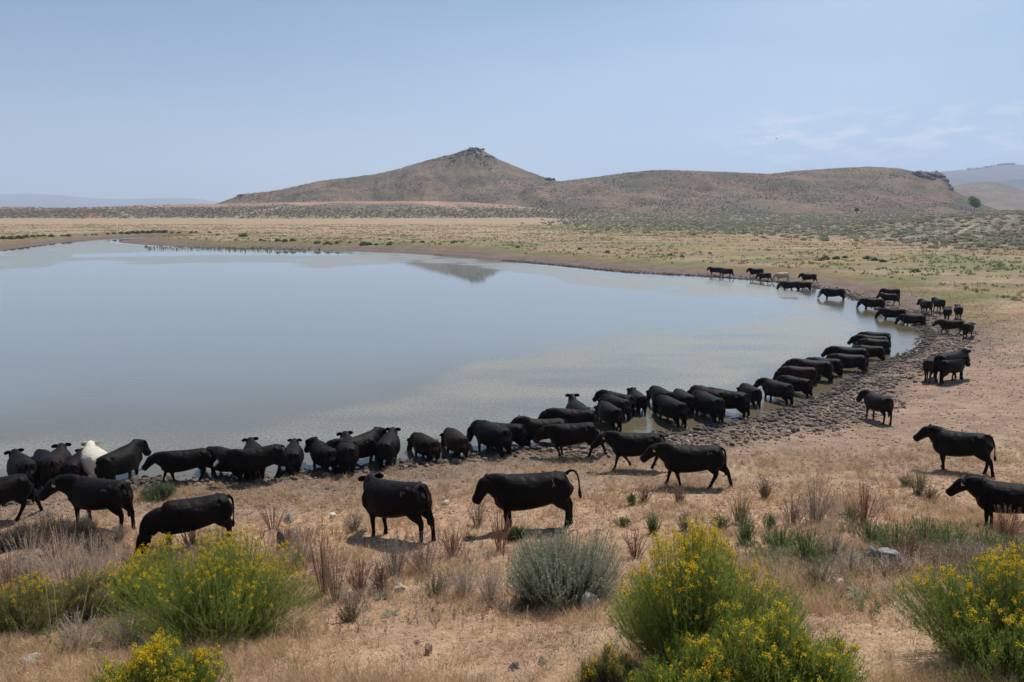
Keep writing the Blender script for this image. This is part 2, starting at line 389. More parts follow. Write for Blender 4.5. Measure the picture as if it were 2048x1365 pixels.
# ------------------------------------------------------------------ hills and mountains
def ridge(name, pix, D, front, back, base, power, namp, cfun, cols=420, rws=46, flatback=0.0, nsc=60, label=None, jag=0.0, seed=50):
    pix = np.array(pix, float); us = np.linspace(pix[0, 0], pix[-1, 0], cols); vs = np.interp(us, pix[:, 0], pix[:, 1])
    k = 5; vs = np.convolve(np.pad(vs, k//2, 'edge'), np.ones(k)/k, 'valid')
    vs = vs+jag*fbm(us/6, us*0, 4, seed+3)
    Dm = D if callable(D) else (lambda u: np.full_like(u, D))
    Y0 = Dm(us); R = np.array([at_depth(a, b, c) for a, b, c in zip(us, vs, Y0)])
    s = np.concatenate([np.linspace(-1, 0, rws), np.linspace(0, 1, rws//2)[1:]])
    S, J = np.meshgrid(s, np.arange(cols), indexing='ij')
    fr = np.abs(np.minimum(S, 0)); bk = np.maximum(S, 0)
    X = R[J, 0]; Y = R[J, 1]-fr*front+bk*back
    X = X*(1-.85*(1-Y/Y0[J]))
    rise = R[J, 2]-base
    prof = np.where(S <= 0, (1-fr)**power, 1-bk*(1-flatback))
    gul = fbm(X/nsc, Y/nsc*.6, 5, seed)
    rid = 1-np.abs(fbm(X/(nsc*.7), Y/(nsc*2.2), 4, seed+1))*2
    Z = base+rise*prof+namp*(gul+.55*(rid-.6))*np.minimum(1, fr*3.5)*(1-fr)**.5*np.clip(rise/40, .15, 1.2)
    x, y, z = X.ravel(), Y.ravel(), Z.ravel()
    i = np.arange(len(s)-1)[:, None]*cols+np.arange(cols-1)[None]
    Q = np.stack([i, i+1, i+cols+1, i+cols], -1).reshape(-1, 4)
    u, v = project(x, y, z)
    C = cfun(x, y, z, u, v, fr.ravel())
    o = link(name, np_mesh(name, np.stack([x, y, z], 1), Q, C, True), M['hill'])
    tag(o, label, kind='structure')
    return o, (X, Y, Z, S)
def col_hill(pink, grey, green, seed):
    def f(x, y, z, u, v, fr):
        n = fbm(x/35, z/9+y/60, 4, seed); n2 = fbm(x/9, y/9, 4, seed+1)
        C = np.tile(np.array(grey), (len(x), 1))
        C = mixc(C, pink, sm(-.15, .35, n+.3*n2)*.85)
        C = mixc(C, green, sm(.1, .45, -n+.4*n2)*.7)
        return np.concatenate([C, np.full((len(x), 1), .62)], 1)
    return f
PK = [(300,430),(380,420),(430,409),(455,400),(470,394),(484,389),(560,380),(640,362),(700,355),(760,347),(800,337),(850,322),(900,310),(925,301),(948,295),
      (960,297),(975,307),(1000,320),(1050,341),(1095,357),(1130,366),(1200,385),(1300,410),(1350,425)]
peak, PKG = ridge('hill', PK, 820, 260, 240, -2, 1.25, 13, col_hill((.21,.14,.10),(.15,.116,.086),(.105,.10,.071),60), label='pointed brown hill with rocky summit behind the pond', jag=1.2)
H2 = [(820,425),(900,405),(960,392),(1030,378),(1110,364),(1200,353),(1250,346),(1300,341),(1340,340),(1450,344),(1540,348),(1600,341),(1700,335),(1740,333.5),
      (1800,337),(1830,344),(1850,350),(1868,348),(1880,354),(1890,372),(1910,384),(1940,398),(1965,410),(1990,420),(2060,432)]
hill2, H2G = ridge('hill', H2, 760, 235, 300, -1, 1.15, 12, col_hill((.22,.142,.10),(.15,.117,.086),(.107,.10,.07),70), cols=560, label='long rounded brown hill with dark crags at its right end', jag=.7, seed=55)
def col_bench(x, y, z, u, v, fr):
    n = fbm(x/22, y/14, 4, 81); n2 = fbm(x/6, y/6, 4, 82)
    C = np.tile(np.array([.33, .205, .14]), (len(x), 1))
    sg = sm(.18, .4, fr+.18*n)*(1-.55*sm(.0, .4, n2)); A = sg*.95
    C = mixc(C, (.17, .15, .11), sg)
    C = mixc(C, (.38, .29, .18), sm(.82, .95, fr)*.8)
    C = mixc(C, (.12, .15, .06), sm(.75, .85, fr)*(1-sm(.88, .95, fr))*sm(-.2, .3, n2)*.6)
    for p_, c_, w_ in (([(222, 416), (240, 425), (272, 438)], (.42, .32, .23), 3), ([(150, 420), (175, 430), (200, 434)], (.30, .15, .10), 5), ([(470, 434), (510, 425), (560, 415)], (.38, .28, .2), 1.6), ([(850, 405), (900, 412), (930, 422)], (.36, .23, .17), 5)):
        t = stroke(u, v, p_, w_); C = mixc(C, c_, t*.8); A = A*(1-t)
    return np.concatenate([C, A[:, None]], 1)
BN = [(-500,418),(-200,414),(0,414),(140,416),(300,411),(440,408),(560,405.5),(700,403.5),(850,402.5),(940,405),(1000,409),(1080,417),(1150,426),(1230,436)]
bench, BNG = ridge('hill', BN, 570, 115, 320, .5, .62, 5, col_bench, cols=520, flatback=.85, nsc=34, label='low bank of sage and red soil in front of the pointed hill', seed=58)
def col_far(c, g, alpha=.3):
    def f(x, y, z, u, v, fr):
        n = fbm(x/300, z/60, 4, 91); C = np.tile(np.array(c), (len(x), 1)); C = mixc(C, g, sm(-.1, .3, n))
        return np.concatenate([C, np.full((len(x), 1), alpha)], 1)
    return f
ridge('hill', [(1820,400),(1880,384),(1900,373),(1940,367),(1975,364),(2000,366),(2030,374),(2060,384),(2120,395),(2250,405)], 1500, 600, 500, 0, 1.2, 14, col_far((.2,.155,.125),(.115,.12,.09),.5), cols=240, label='low hazy hill behind the lone green tree', seed=62, nsc=90)
ridge('mountain', [(1700,372),(1790,362),(1850,348),(1885,343),(1960,338),(2000,331),(2030,329),(2060,331),(2150,326),(2300,335),(2500,350)], 4600, 1900, 2000, 0, 1.3, 60, col_far((.12,.10,.085),(.035,.05,.045),.1), cols=260, label='long blue wooded mountain at the right edge', seed=64, nsc=420)
ridge('mountain', [(-700,398),(-400,392),(-100,387),(0,388.5),(60,387.5),(130,391),(160,395),(230,399),(300,397.5),(360,396),(400,399),(420,402),(450,407),(520,414)], 10500, 3000, 2500, 0, 1.2, 60, col_far((.06,.065,.06),(.04,.05,.05),.0), cols=260, label='faint blue mountains far off at the left', seed=66, nsc=900)
# ------------------------------------------------------------------ haze
def haze():
    V = np.array([(a, b, c) for a in (-14000, 14000) for b in (-300, 14500) for c in (-4, 900)], float)
    Q = np.array([(0,1,3,2),(4,6,7,5),(0,4,5,1),(2,3,7,6),(0,2,6,4),(1,5,7,3)])
    m = bpy.data.materials.new('haze'); m.use_nodes = True; N = m.node_tree.nodes; N.clear()
    o_ = N.new('ShaderNodeOutputMaterial'); p = N.new('ShaderNodeVolumePrincipled')
    p.inputs['Color'].default_value = (.62, .76, 1, 1); p.inputs['Density'].default_value = 0.00014; p.inputs['Anisotropy'].default_value = .2
    m.node_tree.links.new(p.outputs[0], o_.inputs['Volume'])
    o = link('haze', np_mesh('haze', V, Q), m); tag(o, 'thin pale haze over the range', kind='stuff', cat='haze')
haze()
# ------------------------------------------------------------------ cattle
def coat_mat(name, base, brown, white_face=False, ch=1):
    m, N, L, b = new_mat(name)
    a = N.new('ShaderNodeAttribute'); a.attribute_name = 'Col'
    s = N.new('ShaderNodeSeparateColor'); L.new(a.outputs[0], s.inputs[0])
    t = N.new('ShaderNodeTexCoord'); n = N.new('ShaderNodeTexNoise'); n.inputs['Scale'].default_value = 2.6; n.inputs['Detail'].default_value = 5
    L.new(t.outputs['Object'], n.inputs[0])
    r = N.new('ShaderNodeMapRange'); r.inputs[1].default_value = .4; r.inputs[2].default_value = .68; L.new(n.outputs[0], r.inputs[0])
    x = N.new('ShaderNodeMixRGB'); L.new(r.outputs[0], x.inputs[0]); x.inputs[1].default_value = (*base, 1); x.inputs[2].default_value = (*brown, 1)
    y = N.new('ShaderNodeMixRGB'); L.new(s.outputs[0], y.inputs[0]); L.new(x.outputs[0], y.inputs[1])      # r: muzzle and hooves
    y.inputs[2].default_value = (.012, .010, .010, 1) if base[0] < .1 else (.42, .27, .22, 1)
    last = y.outputs[0]
    if white_face:
        w = N.new('ShaderNodeMixRGB'); L.new(s.outputs[ch], w.inputs[0]); L.new(last, w.inputs[1]); w.inputs[2].default_value = (.62, .58, .54, 1); last = w.outputs[0]
    L.new(last, b.inputs['Base Color'])
    b.inputs['Roughness'].default_value = .58; b.inputs['Specular IOR Level'].default_value = .08 if base[0] < .1 else .2
    h = N.new('ShaderNodeTexNoise'); h.inputs['Scale'].default_value = 55; h.inputs['Detail'].default_value = 3
    mpn = N.new('ShaderNodeMapping'); mpn.inputs['Scale'].default_value = (.35, 1, 1); L.new(t.outputs['Object'], mpn.inputs[0]); L.new(mpn.outputs[0], h.inputs[0])
    bp = N.new('ShaderNodeBump'); bp.inputs['Strength'].default_value = .5; bp.inputs['Distance'].default_value = .012
    L.new(h.outputs[0], bp.inputs['Height'])
    b2 = N.new('ShaderNodeBump'); b2.inputs['Strength'].default_value = .6; b2.inputs['Distance'].default_value = .07
    n3 = N.new('ShaderNodeTexNoise'); n3.inputs['Scale'].default_value = 5.5; n3.inputs['Detail'].default_value = 2; L.new(t.outputs['Object'], n3.inputs[0])
    L.new(n3.outputs[0], b2.inputs['Height']); L.new(bp.outputs[0], b2.inputs['Normal']); L.new(b2.outputs[0], b.inputs['Normal'])
    return m
BLK, BRN = (.0040, .0036, .0037), (.0115, .0072, .006)
M['black'] = coat_mat('black_coat', BLK, BRN); M['blackbrown'] = coat_mat('brown_black_coat', (.008, .006, .0055), (.030, .016, .0115))
M['redbrown'] = coat_mat('dark_red_brown_coat', (.012, .007, .006), (.042, .018, .013)); M['cream'] = coat_mat('cream_coat', (.60, .49, .36), (.47, .36, .25))
M['white'] = coat_mat('white_coat', (.60, .55, .45), (.50, .42, .31)); M['whiteface'] = coat_mat('black_white_face_coat', BLK, BRN, True)
M['whitenose'] = coat_mat('black_white_nose_coat', BLK, BRN, True, 2)
def flat_mat(name, c, r=.5):
    m, N, L, b = new_mat(name); b.inputs['Base Color'].default_value = (*c, 1); b.inputs['Roughness'].default_value = r; return m
M['tag'] = flat_mat('ear_tag', (.62, .55, .36)); M['brand'] = flat_mat('pale_brand_hair', (.24, .22, .21), .8); M['eye'] = flat_mat('eye', (.006, .005, .005), .12)
def loft(P, A, B, lat=(0, 1, 0), n=16, ex=None, lats=None):
    P = [np.array(p, float) for p in P]; k = len(P); V = []
    for i in range(k):
        T = P[min(i+1, k-1)]-P[max(i-1, 0)]; T /= np.linalg.norm(T)
        Lt = np.array(lats[i] if lats is not None else lat, float); Lt = Lt-T*Lt.dot(T); Lt /= np.linalg.norm(Lt); Nn = np.cross(T, Lt)
        e = 1.0 if ex is None else ex[i]
        for j in range(n):
            a = 2*math.pi*j/n; c, s_ = math.cos(a), math.sin(a)
            V.append(P[i]+Lt*A[i]*math.copysign(abs(c)**e, c)+Nn*B[i]*math.copysign(abs(s_)**e, s_))
    F_ = []
    for i in range(k-1):
        for j in range(n):
            F_.append((i*n+j, i*n+(j+1) % n, (i+1)*n+(j+1) % n, (i+1)*n+j))
    V.append(P[0]); V.append(P[-1]); a, b = len(V)-2, len(V)-1
    for j in range(n):
        F_.append((a, (j+1) % n, j)); F_.append((b, (k-1)*n+j, (k-1)*n+(j+1) % n))
    return [tuple(v) for v in V], F_
def cr(P, n=4): return catmull(P, n, False)
def rotz(p, a, c=(0, 0, 0)):
    p = np.array(p, float)-c; ca, sa = math.cos(a), math.sin(a)
    return np.array([p[0]*ca-p[1]*sa, p[0]*sa+p[1]*ca, p[2]])+c
NECK = {  # mid, poll, head pitch below the level
    'level': ((.72, 1.01), (.93, 1.10), 56), 'fwd': ((.76, 1.02), (1.03, 1.10), 40), 'high': ((.68, 1.06), (.88, 1.19), 36),
    'up': ((.70, 1.07), (.88, 1.20), 32), 'low': ((.76, .96), (1.02, 1.0), 48),
    'graze': ((.84, .76), (1.02, .50), 68), 'drink': ((.82, .88), (1.05, .80), 62)}
LEGS = {  # forward swing of: front left, front right, hind left, hind right; lift of front left / right
 'stand': (4, -3, 2, -6, 0, 0), 'walk': (-14, 16, 20, -20, 0, 0), 'walk2': (14, -12, -22, 16, 0, .10), 'wide': (-5, 8, -14, 10, 0, 0), 'split': (10, -8, 16, -24, .12, 0)}
def build_cow(neck, yaw, legs, tail, fat=1.0):
    parts = []
    xs_ = [-.80,-.775,-.70,-.58,-.42,-.22,0,.20,.40,.54,.64,.71,.745]
    top_ = np.array([1.05,1.12,1.18,1.205,1.20,1.185,1.18,1.185,1.20,1.20,1.17,1.09,.97]); bot_ = np.array([.82,.72,.64,.605,.565,.515,.47,.445,.435,.445,.48,.58,.72])
    zc = (top_+bot_)/2
    hh = (top_-bot_)/2
    hw = [.10,.18,.25,.290,.305,.345,.37,.36,.31,.265,.22,.17,.10]
    P = cr([(a, 0, b) for a, b in zip(xs_, zc)], 2)
    A = np.interp(P[:, 0], xs_, hw)*fat; B = np.interp(P[:, 0], xs_, hh)
    parts.append(loft(P, A, B, n=24, ex=[.9]*len(P)))
    # hip and shoulder masses
    for s in (-1, 1):
        parts.append(loft([(-.74, s*.11, .96), (-.66, s*.145, .98), (-.5, s*.17, .99), (-.36, s*.13, .98)], [.06, .12, .11, .04], [.08, .17, .16, .05]))
        parts.append(loft([(.50, s*.10, 1.10), (.52, s*.165, .98), (.55, s*.185, .84), (.60, s*.17, .70), (.60, s*.13, .6)], [.05, .085, .10, .085, .04], [.08, .13, .16, .13, .05]))
        parts.append(loft([(-.66, s*.13, 1.1), (-.64, s*.165, .95), (-.60, s*.175, .80), (-.56, s*.16, .66)], [.05, .095, .10, .05], [.07, .17, .175, .08]))
    for s in (-1, 1): parts.append(loft([(-.60, s*.15, 1.08), (-.52, s*.20, 1.125), (-.45, s*.15, 1.10)], [.03, .07, .03], [.03, .06, .03]))
    # neck and head
    (mx_, mz), (px, pz), hp = NECK[neck]; base = np.array((.46, 0, .90)); ya = math.radians(yaw); hp = math.radians(hp)
    mid = rotz((mx_, 0, mz), ya*.45, base); poll = rotz((px, 0, pz), ya*.8, base)
    hd = rotz((math.cos(hp), 0, -math.sin(hp)), ya*1.1)
    up0 = np.array((math.sin(hp), 0, math.cos(hp)))
    lat0, lat1 = rotz((0, 1, 0), ya*.4), rotz((0, 1, 0), ya*1.1)
    NP = cr([base+np.array((-.12, 0, 0)), base*.45+mid*.55+np.array((0, 0, -.01)), mid, mid*.4+poll*.6, poll+hd*.03-up0*.02], 3)
    t = np.linspace(0, 1, len(NP))
    parts.append(loft(NP, np.interp(t, [0, .2, .5, .75, 1], [.08, .18, .16, .13, .10]), np.interp(t, [0, .2, .5, .75, 1], [.12, .30, .265, .20, .12]), lats=[lat0*(1-q)+lat1*q for q in t]))
    up = np.cross(hd, lat1); up = up if up[2] > 0 or abs(up[2]) < .05 else -up
    if neck == 'graze' and up[0] < 0: pass
    hs = [-.05, 0, .06, .14, .24, .34, .41, .455, .48]; ha = [.06, .10, .118, .116, .092, .084, .094, .090, .060]; hb = [.07, .105, .124, .128, .112, .098, .098, .088, .055]
    off = [.015, .015, .0, -.015, -.03, -.035, -.035, -.035, -.035]
    hs, ha, hb = np.array(hs)*1.04, np.array(ha)*1.12, np.array(hb)*1.10
    HP = [poll+hd*a+up*b for a, b in zip(hs, off)]
    parts.append(loft(HP, ha, hb, lats=[lat1]*len(HP), ex=[.9]*5+[.72]*4))
    jaw = [poll+hd*a-up*b for a, b in zip([.03, .12, .22, .32, .40], [.09, .115, .11, .095, .08])]
    parts.append(loft(jaw, [.055, .07, .055, .05, .035], [.06, .07, .05, .035, .02], lats=[lat1]*5))
    # legs
    lg = LEGS[legs]
    def leg(pts_, ra, rb, s, sw, lift, piv):
        Pn = []
        for (x, yy, z) in pts_:
            q = (piv-z)/piv; q = max(q, 0)
            xx = x+math.tan(math.radians(sw))*(piv-z)*(1 if q > 0 else 0)
            if lift and z < .45: xx -= lift*(1-z/.45)*1.6; z = z+lift*(1-z/.45)
            Pn.append((xx, s*yy, z))
        parts.append(loft(Pn, [a*(1 if i < 3 else .88) for i, a in enumerate(ra)], [b*(1 if i < 3 else .88) for i, b in enumerate(rb)], n=12))
    for s, sw, lf in ((1, lg[0], lg[4]), (-1, lg[1], lg[5])):
        leg([(.50, .145, .88), (.50, .155, .74), (.50, .15, .60), (.515, .14, .50), (.52, .135, .42), (.525, .135, .365), (.52, .135, .31), (.52, .135, .20), (.52, .135, .13), (.535, .135, .08), (.545, .135, .055), (.55, .135, .0)],
            [.10, .11, .09, .068, .056, .058, .052, .042, .048, .044, .055, .058], [.14, .15, .125, .085, .066, .064, .055, .044, .052, .048, .060, .068], s, sw, lf, .80)
    for s, sw in ((1, lg[2]), (-1, lg[3])):
        leg([(-.60, .14, .95), (-.57, .155, .80), (-.58, .15, .68), (-.63, .14, .58), (-.69, .13, .50), (-.735, .125, .44), (-.73, .125, .36), (-.715, .125, .24), (-.705, .125, .14), (-.69, .125, .09), (-.685, .125, .055), (-.68, .125, .0)],
            [.11, .14, .125, .095, .07, .056, .052, .044, .049, .045, .055, .058], [.18, .24, .225, .175, .115, .078, .066, .053, .056, .05, .062, .068], s, sw, 0, .85)
    # join and melt into one skin
    V, F_ = [], []
    for v, f in parts:
        o = len(V); V += v; F_ += [tuple(i+o for i in q) for q in f]
    me = bpy.data.meshes.new('t'); me.from_pydata(V, [], F_); ob = bpy.data.objects.new('t', me); COL.objects.link(ob)
    r = ob.modifiers.new('r', 'REMESH'); r.mode = 'VOXEL'; r.voxel_size = .021; r.use_smooth_shade = True
    sm_ = ob.modifiers.new('s', 'SMOOTH'); sm_.factor = .5; sm_.iterations = 5
    dg = bpy.context.evaluated_depsgraph_get(); me2 = bpy.data.meshes.new_from_object(ob.evaluated_get(dg))
    bpy.data.objects.remove(ob)
    nv = len(me2.vertices); co = np.empty(nv*3); me2.vertices.foreach_get('co', co); co = co.reshape(-1, 3)
    faces = [tuple(p.vertices) for p in me2.polygons]; V = [tuple(c) for c in co]
    rcol = sm(.045, .03, co[:, 2])*.6
    hx = (co-poll)@hd; near = np.linalg.norm(co-(poll+hd*.2), axis=1) < .38
    rcol = np.maximum(rcol, np.where(near, sm(.39, .44, hx), 0))
    gcol = np.where(near, sm(.04, .09, hx)*sm(.03, -.01, -((co-poll)@up)*.6-.02), 0)
    # ears, tail
    extra = []
    for s in (-1, 1):
        b0 = poll+lat1*s*.07+up*.055+hd*.01; dr = lat1*s*.85+np.array((0, 0, .16))-rotz((.50, 0, 0), ya); dr /= np.linalg.norm(dr)
        EP = [b0+dr*q for q in (0, .035, .09, .145, .195, .225)]
        fl = rotz((.30, 0, -.9), ya)
        extra.append(loft(EP, [.026, .048, .066, .068, .05, .015], [.026, .024, .018, .014, .011, .006], lats=[fl]*6, n=8))
    T = {'hang': [(-.72,0,1.14), (-.80,0,1.08), (-.835,.0,.96), (-.845,.01,.80), (-.84,.015,.62), (-.83,.02,.50), (-.83,.02,.38)],
         'raised': [(-.73,0,1.15), (-.80,0,1.21), (-.90,0,1.20), (-.965,.0,1.08), (-.985,.0,.90), (-.985,.0,.74), (-1.0,.0,.60)],
         'flick': [(-.74,0,1.15), (-.82,0,1.10), (-.87,.03,.95), (-.90,.12,.78), (-.93,.24,.66), (-.95,.34,.58), (-.95,.44,.52)],
         'out': [(-.72,0,1.15), (-.82,0,1.13), (-.88,0,1.0), (-.91,0,.84), (-.90,0,.68), (-.90,.0,.55), (-.89,.0,.45)]}[tail]
    TPn = cr(T, 4); q = np.linspace(0, 1, len(TPn))
    tr = np.interp(q, [0, .12, .5, .72, .85, .95, 1], [.045, .032, .017, .016, .036, .028, .008])
    extra.append(loft(TPn, tr, tr, n=8))
    if yaw == 0 and neck == 'level':   # sheath under the belly
        extra.append(loft([(-.2, 0, .52), (-.17, 0, .45), (-.155, 0, .41)], [.05, .03, .012], [.07, .035, .012], n=8))
    for v, f in extra:
        o = len(V); V += v; faces += [tuple(i+o for i in qq) for qq in f]
    cols = np.zeros((len(V), 4), np.float32); cols[:nv, 0] = rcol; cols[:nv, 1] = gcol; cols[:nv, 2] = np.where(near, sm(.22, .30, hx)*sm(.01, .05, (co-poll)@up+.03), 0); cols[:, 3] = 1
    me = bpy.data.meshes.new('cow'); me.from_pydata(V, [], faces)
    a = me.color_attributes.new('Col', 'FLOAT_COLOR', 'POINT'); a.data.foreach_set('color', cols.ravel())
    me.polygons.foreach_set('use_smooth', np.ones(len(faces), bool)); me.update(); me.validate()
    bpy.data.meshes.remove(me2)
    bv = BVHTree.FromPolygons([tuple(c) for c in V[:nv]], [f for f in faces[:len(faces)] if max(f) < nv])
    return dict(me=me, poll=poll, hd=hd, lat=lat1, up=up, bv=bv)
CACHE = {}
def cow_shape(*k):
    if k not in CACHE: CACHE[k] = build_cow(*k)
    return CACHE[k]
BRANDS = {'M': [[(-.10, .0), (-.06, .05), (-.02, .0), (.02, .05), (.06, -.01)]], 'V': [[(-.06, .06), (-.02, -.03), (.0, .05), (.04, .02), (.07, .06)]],
          'Y': [[(-.03, .09), (.0, .02), (.03, -.05)], [(.0, .02), (-.03, -.05)]], '-': [[(-.05, .05), (.01, .0)], [(.02, .04), (.04, -.02)]]}
def brand(c, sh, kind, mat):
    V, Q = [], []
    for line in BRANDS[kind]:
        L_ = []
        for (a, b), (a2, b2) in zip(line[:-1], line[1:]):
            for t in np.linspace(0, 1, 5)[(0 if not L_ else 1):]: L_.append((a*(1-t)+a2*t, b*(1-t)+b2*t))
        o = len(V)
        for (a, b) in L_:
            for w in (-.006, .006):
                h_ = sh['bv'].ray_cast(Vector((-.46-a+w, 1, 1.04+b+w*.6)), Vector((0, -1, 0)))
                p = h_[0] if h_[0] else Vector((-.46-a, .25, 1.04+b)); V.append((p.x, p.y+.003, p.z))
        for i in range(len(L_)-1): Q.append((o+2*i, o+2*i+1, o+2*i+3, o+2*i+2))
    o = link('brand_mark', np_mesh('brand_mark', V, Q), mat, c); return o
def backtop(p, yaw, s):
    """image height of the highest point of the back"""
    a = math.radians(yaw)-math.atan2(p[0], p[1])
    return min(float(project(p[0]+math.cos(a)*q*s, p[1]+math.sin(a)*q*s, p[2]+1.2*s)[1]) for q in (-.6, 0, .5))
def make_cow(mode, u, v, v2, yaw, neck, hy, legs, tail, coat, label, group, tagc=None, br=None, eyes=False, s0=1.0, fat=1.0):
    sh = cow_shape(neck, hy, legs, tail, fat)
    if mode == 'F':       # feet on the ground at v2, back at v
        p = hit(u, v2); s = s0
        for _ in range(6):
            top = backtop(p, yaw, s); bot = project(p[0], p[1], p[2])[1]
            s *= (bot-v)/(bot-top)
        s = min(max(s, .84), 1.16)
    else:                 # standing in the water, back at v
        s = s0*JR.uniform(.90, 1.10); yaw += JR.uniform(-7, 7); z = -.28; vv = v
        for _ in range(12):
            p = at_plane(u, vv, z+1.21*s); vv += .8*(v-backtop(np.array([p[0], p[1], z]), yaw, s)); z = z*.5+.5*float(height(p[0], p[1], detail=False)); z = min(max(z, -.5), -.32)
        for _ in range(6):       # keep its feet in the water
            if p[1] > 33 or float(sdist(p[0], p[1])) < -.25: break
            p = p*np.array([1.006, 1.006, 1])
        p = np.array([p[0], p[1], z])
    me = sh['me']
    c = bpy.data.objects.new('cow', me.copy() if (coat, id(me)) not in MEC else MEC[(coat, id(me))])
    if (coat, id(me)) not in MEC: c.data.materials.append(M[coat]); MEC[(coat, id(me))] = c.data
    COL.objects.link(c); c.location = p; c.scale = (s, s, s)
    rz_ = math.radians(yaw)-math.atan2(p[0], p[1]); fx, fy = math.cos(rz_)*s, math.sin(rz_)*s
    if mode == 'F':      # stand all four feet on the slope
        hf = float(height(p[0]+.53*fx, p[1]+.53*fy)); hb_ = float(height(p[0]-.69*fx, p[1]-.69*fy))
        tilt = math.atan2(hb_-hf, 1.22*s); c.location.z = (hf*.69+hb_*.53)/1.22-.025
    else: tilt = 0
    c.rotation_euler = (0, tilt, rz_)
    tag(c, label, 'cow', group)
    hd, lat, up, poll = sh['hd'], sh['lat'], sh['up'], sh['poll']
    if tagc:
        e = poll+lat*.165*1+up*.03-hd*.02; n_ = hd*.3+lat*.95; w = np.cross(n_, (0, 0, 1)); w /= np.linalg.norm(w); n_ /= np.linalg.norm(n_)
        prof = [(-.012, .0), (.012, .0), (.032, -.03), (.032, -.085), (-.032, -.085), (-.032, -.03)]
        V = [e+w*a+np.array((0, 0, b))+n_*k for k in (-.004, .004) for a, b in prof]
        me_ = bpy.data.meshes.new('ear_tag'); me_.from_pydata([tuple(x) for x in V], [], [tuple(range(6)), tuple(range(11, 5, -1))]+[(i, i+6, (i+1) % 6+6, (i+1) % 6) for i in range(6)])
        link('ear_tag', me_, M['tag'], c)
    if eyes:
        for s_ in (-1, 1):
            e = poll+hd*.145+lat*s_*.105+up*.035
            v_, f_ = loft([e-hd*.018, e-hd*.012, e, e+hd*.012, e+hd*.018], [.004, .014, .018, .014, .004], [.004, .012, .015, .012, .004], lats=[lat]*5, n=8)
            me_ = bpy.data.meshes.new('eye'); me_.from_pydata(v_, [], f_); me_.polygons.foreach_set('use_smooth', [True]*len(f_)); link('eye', me_, M['eye'], c)
    if br: brand(c, sh, br, M['brand'])
    return c
MEC = {}; JR = random.Random(5)
G1, G2, G3, G4, G5 = 'black cattle on the near bank', 'cattle wading at the near shore', 'cattle drinking along the right shore', 'cattle standing on the right bank', 'cattle at the far shore'
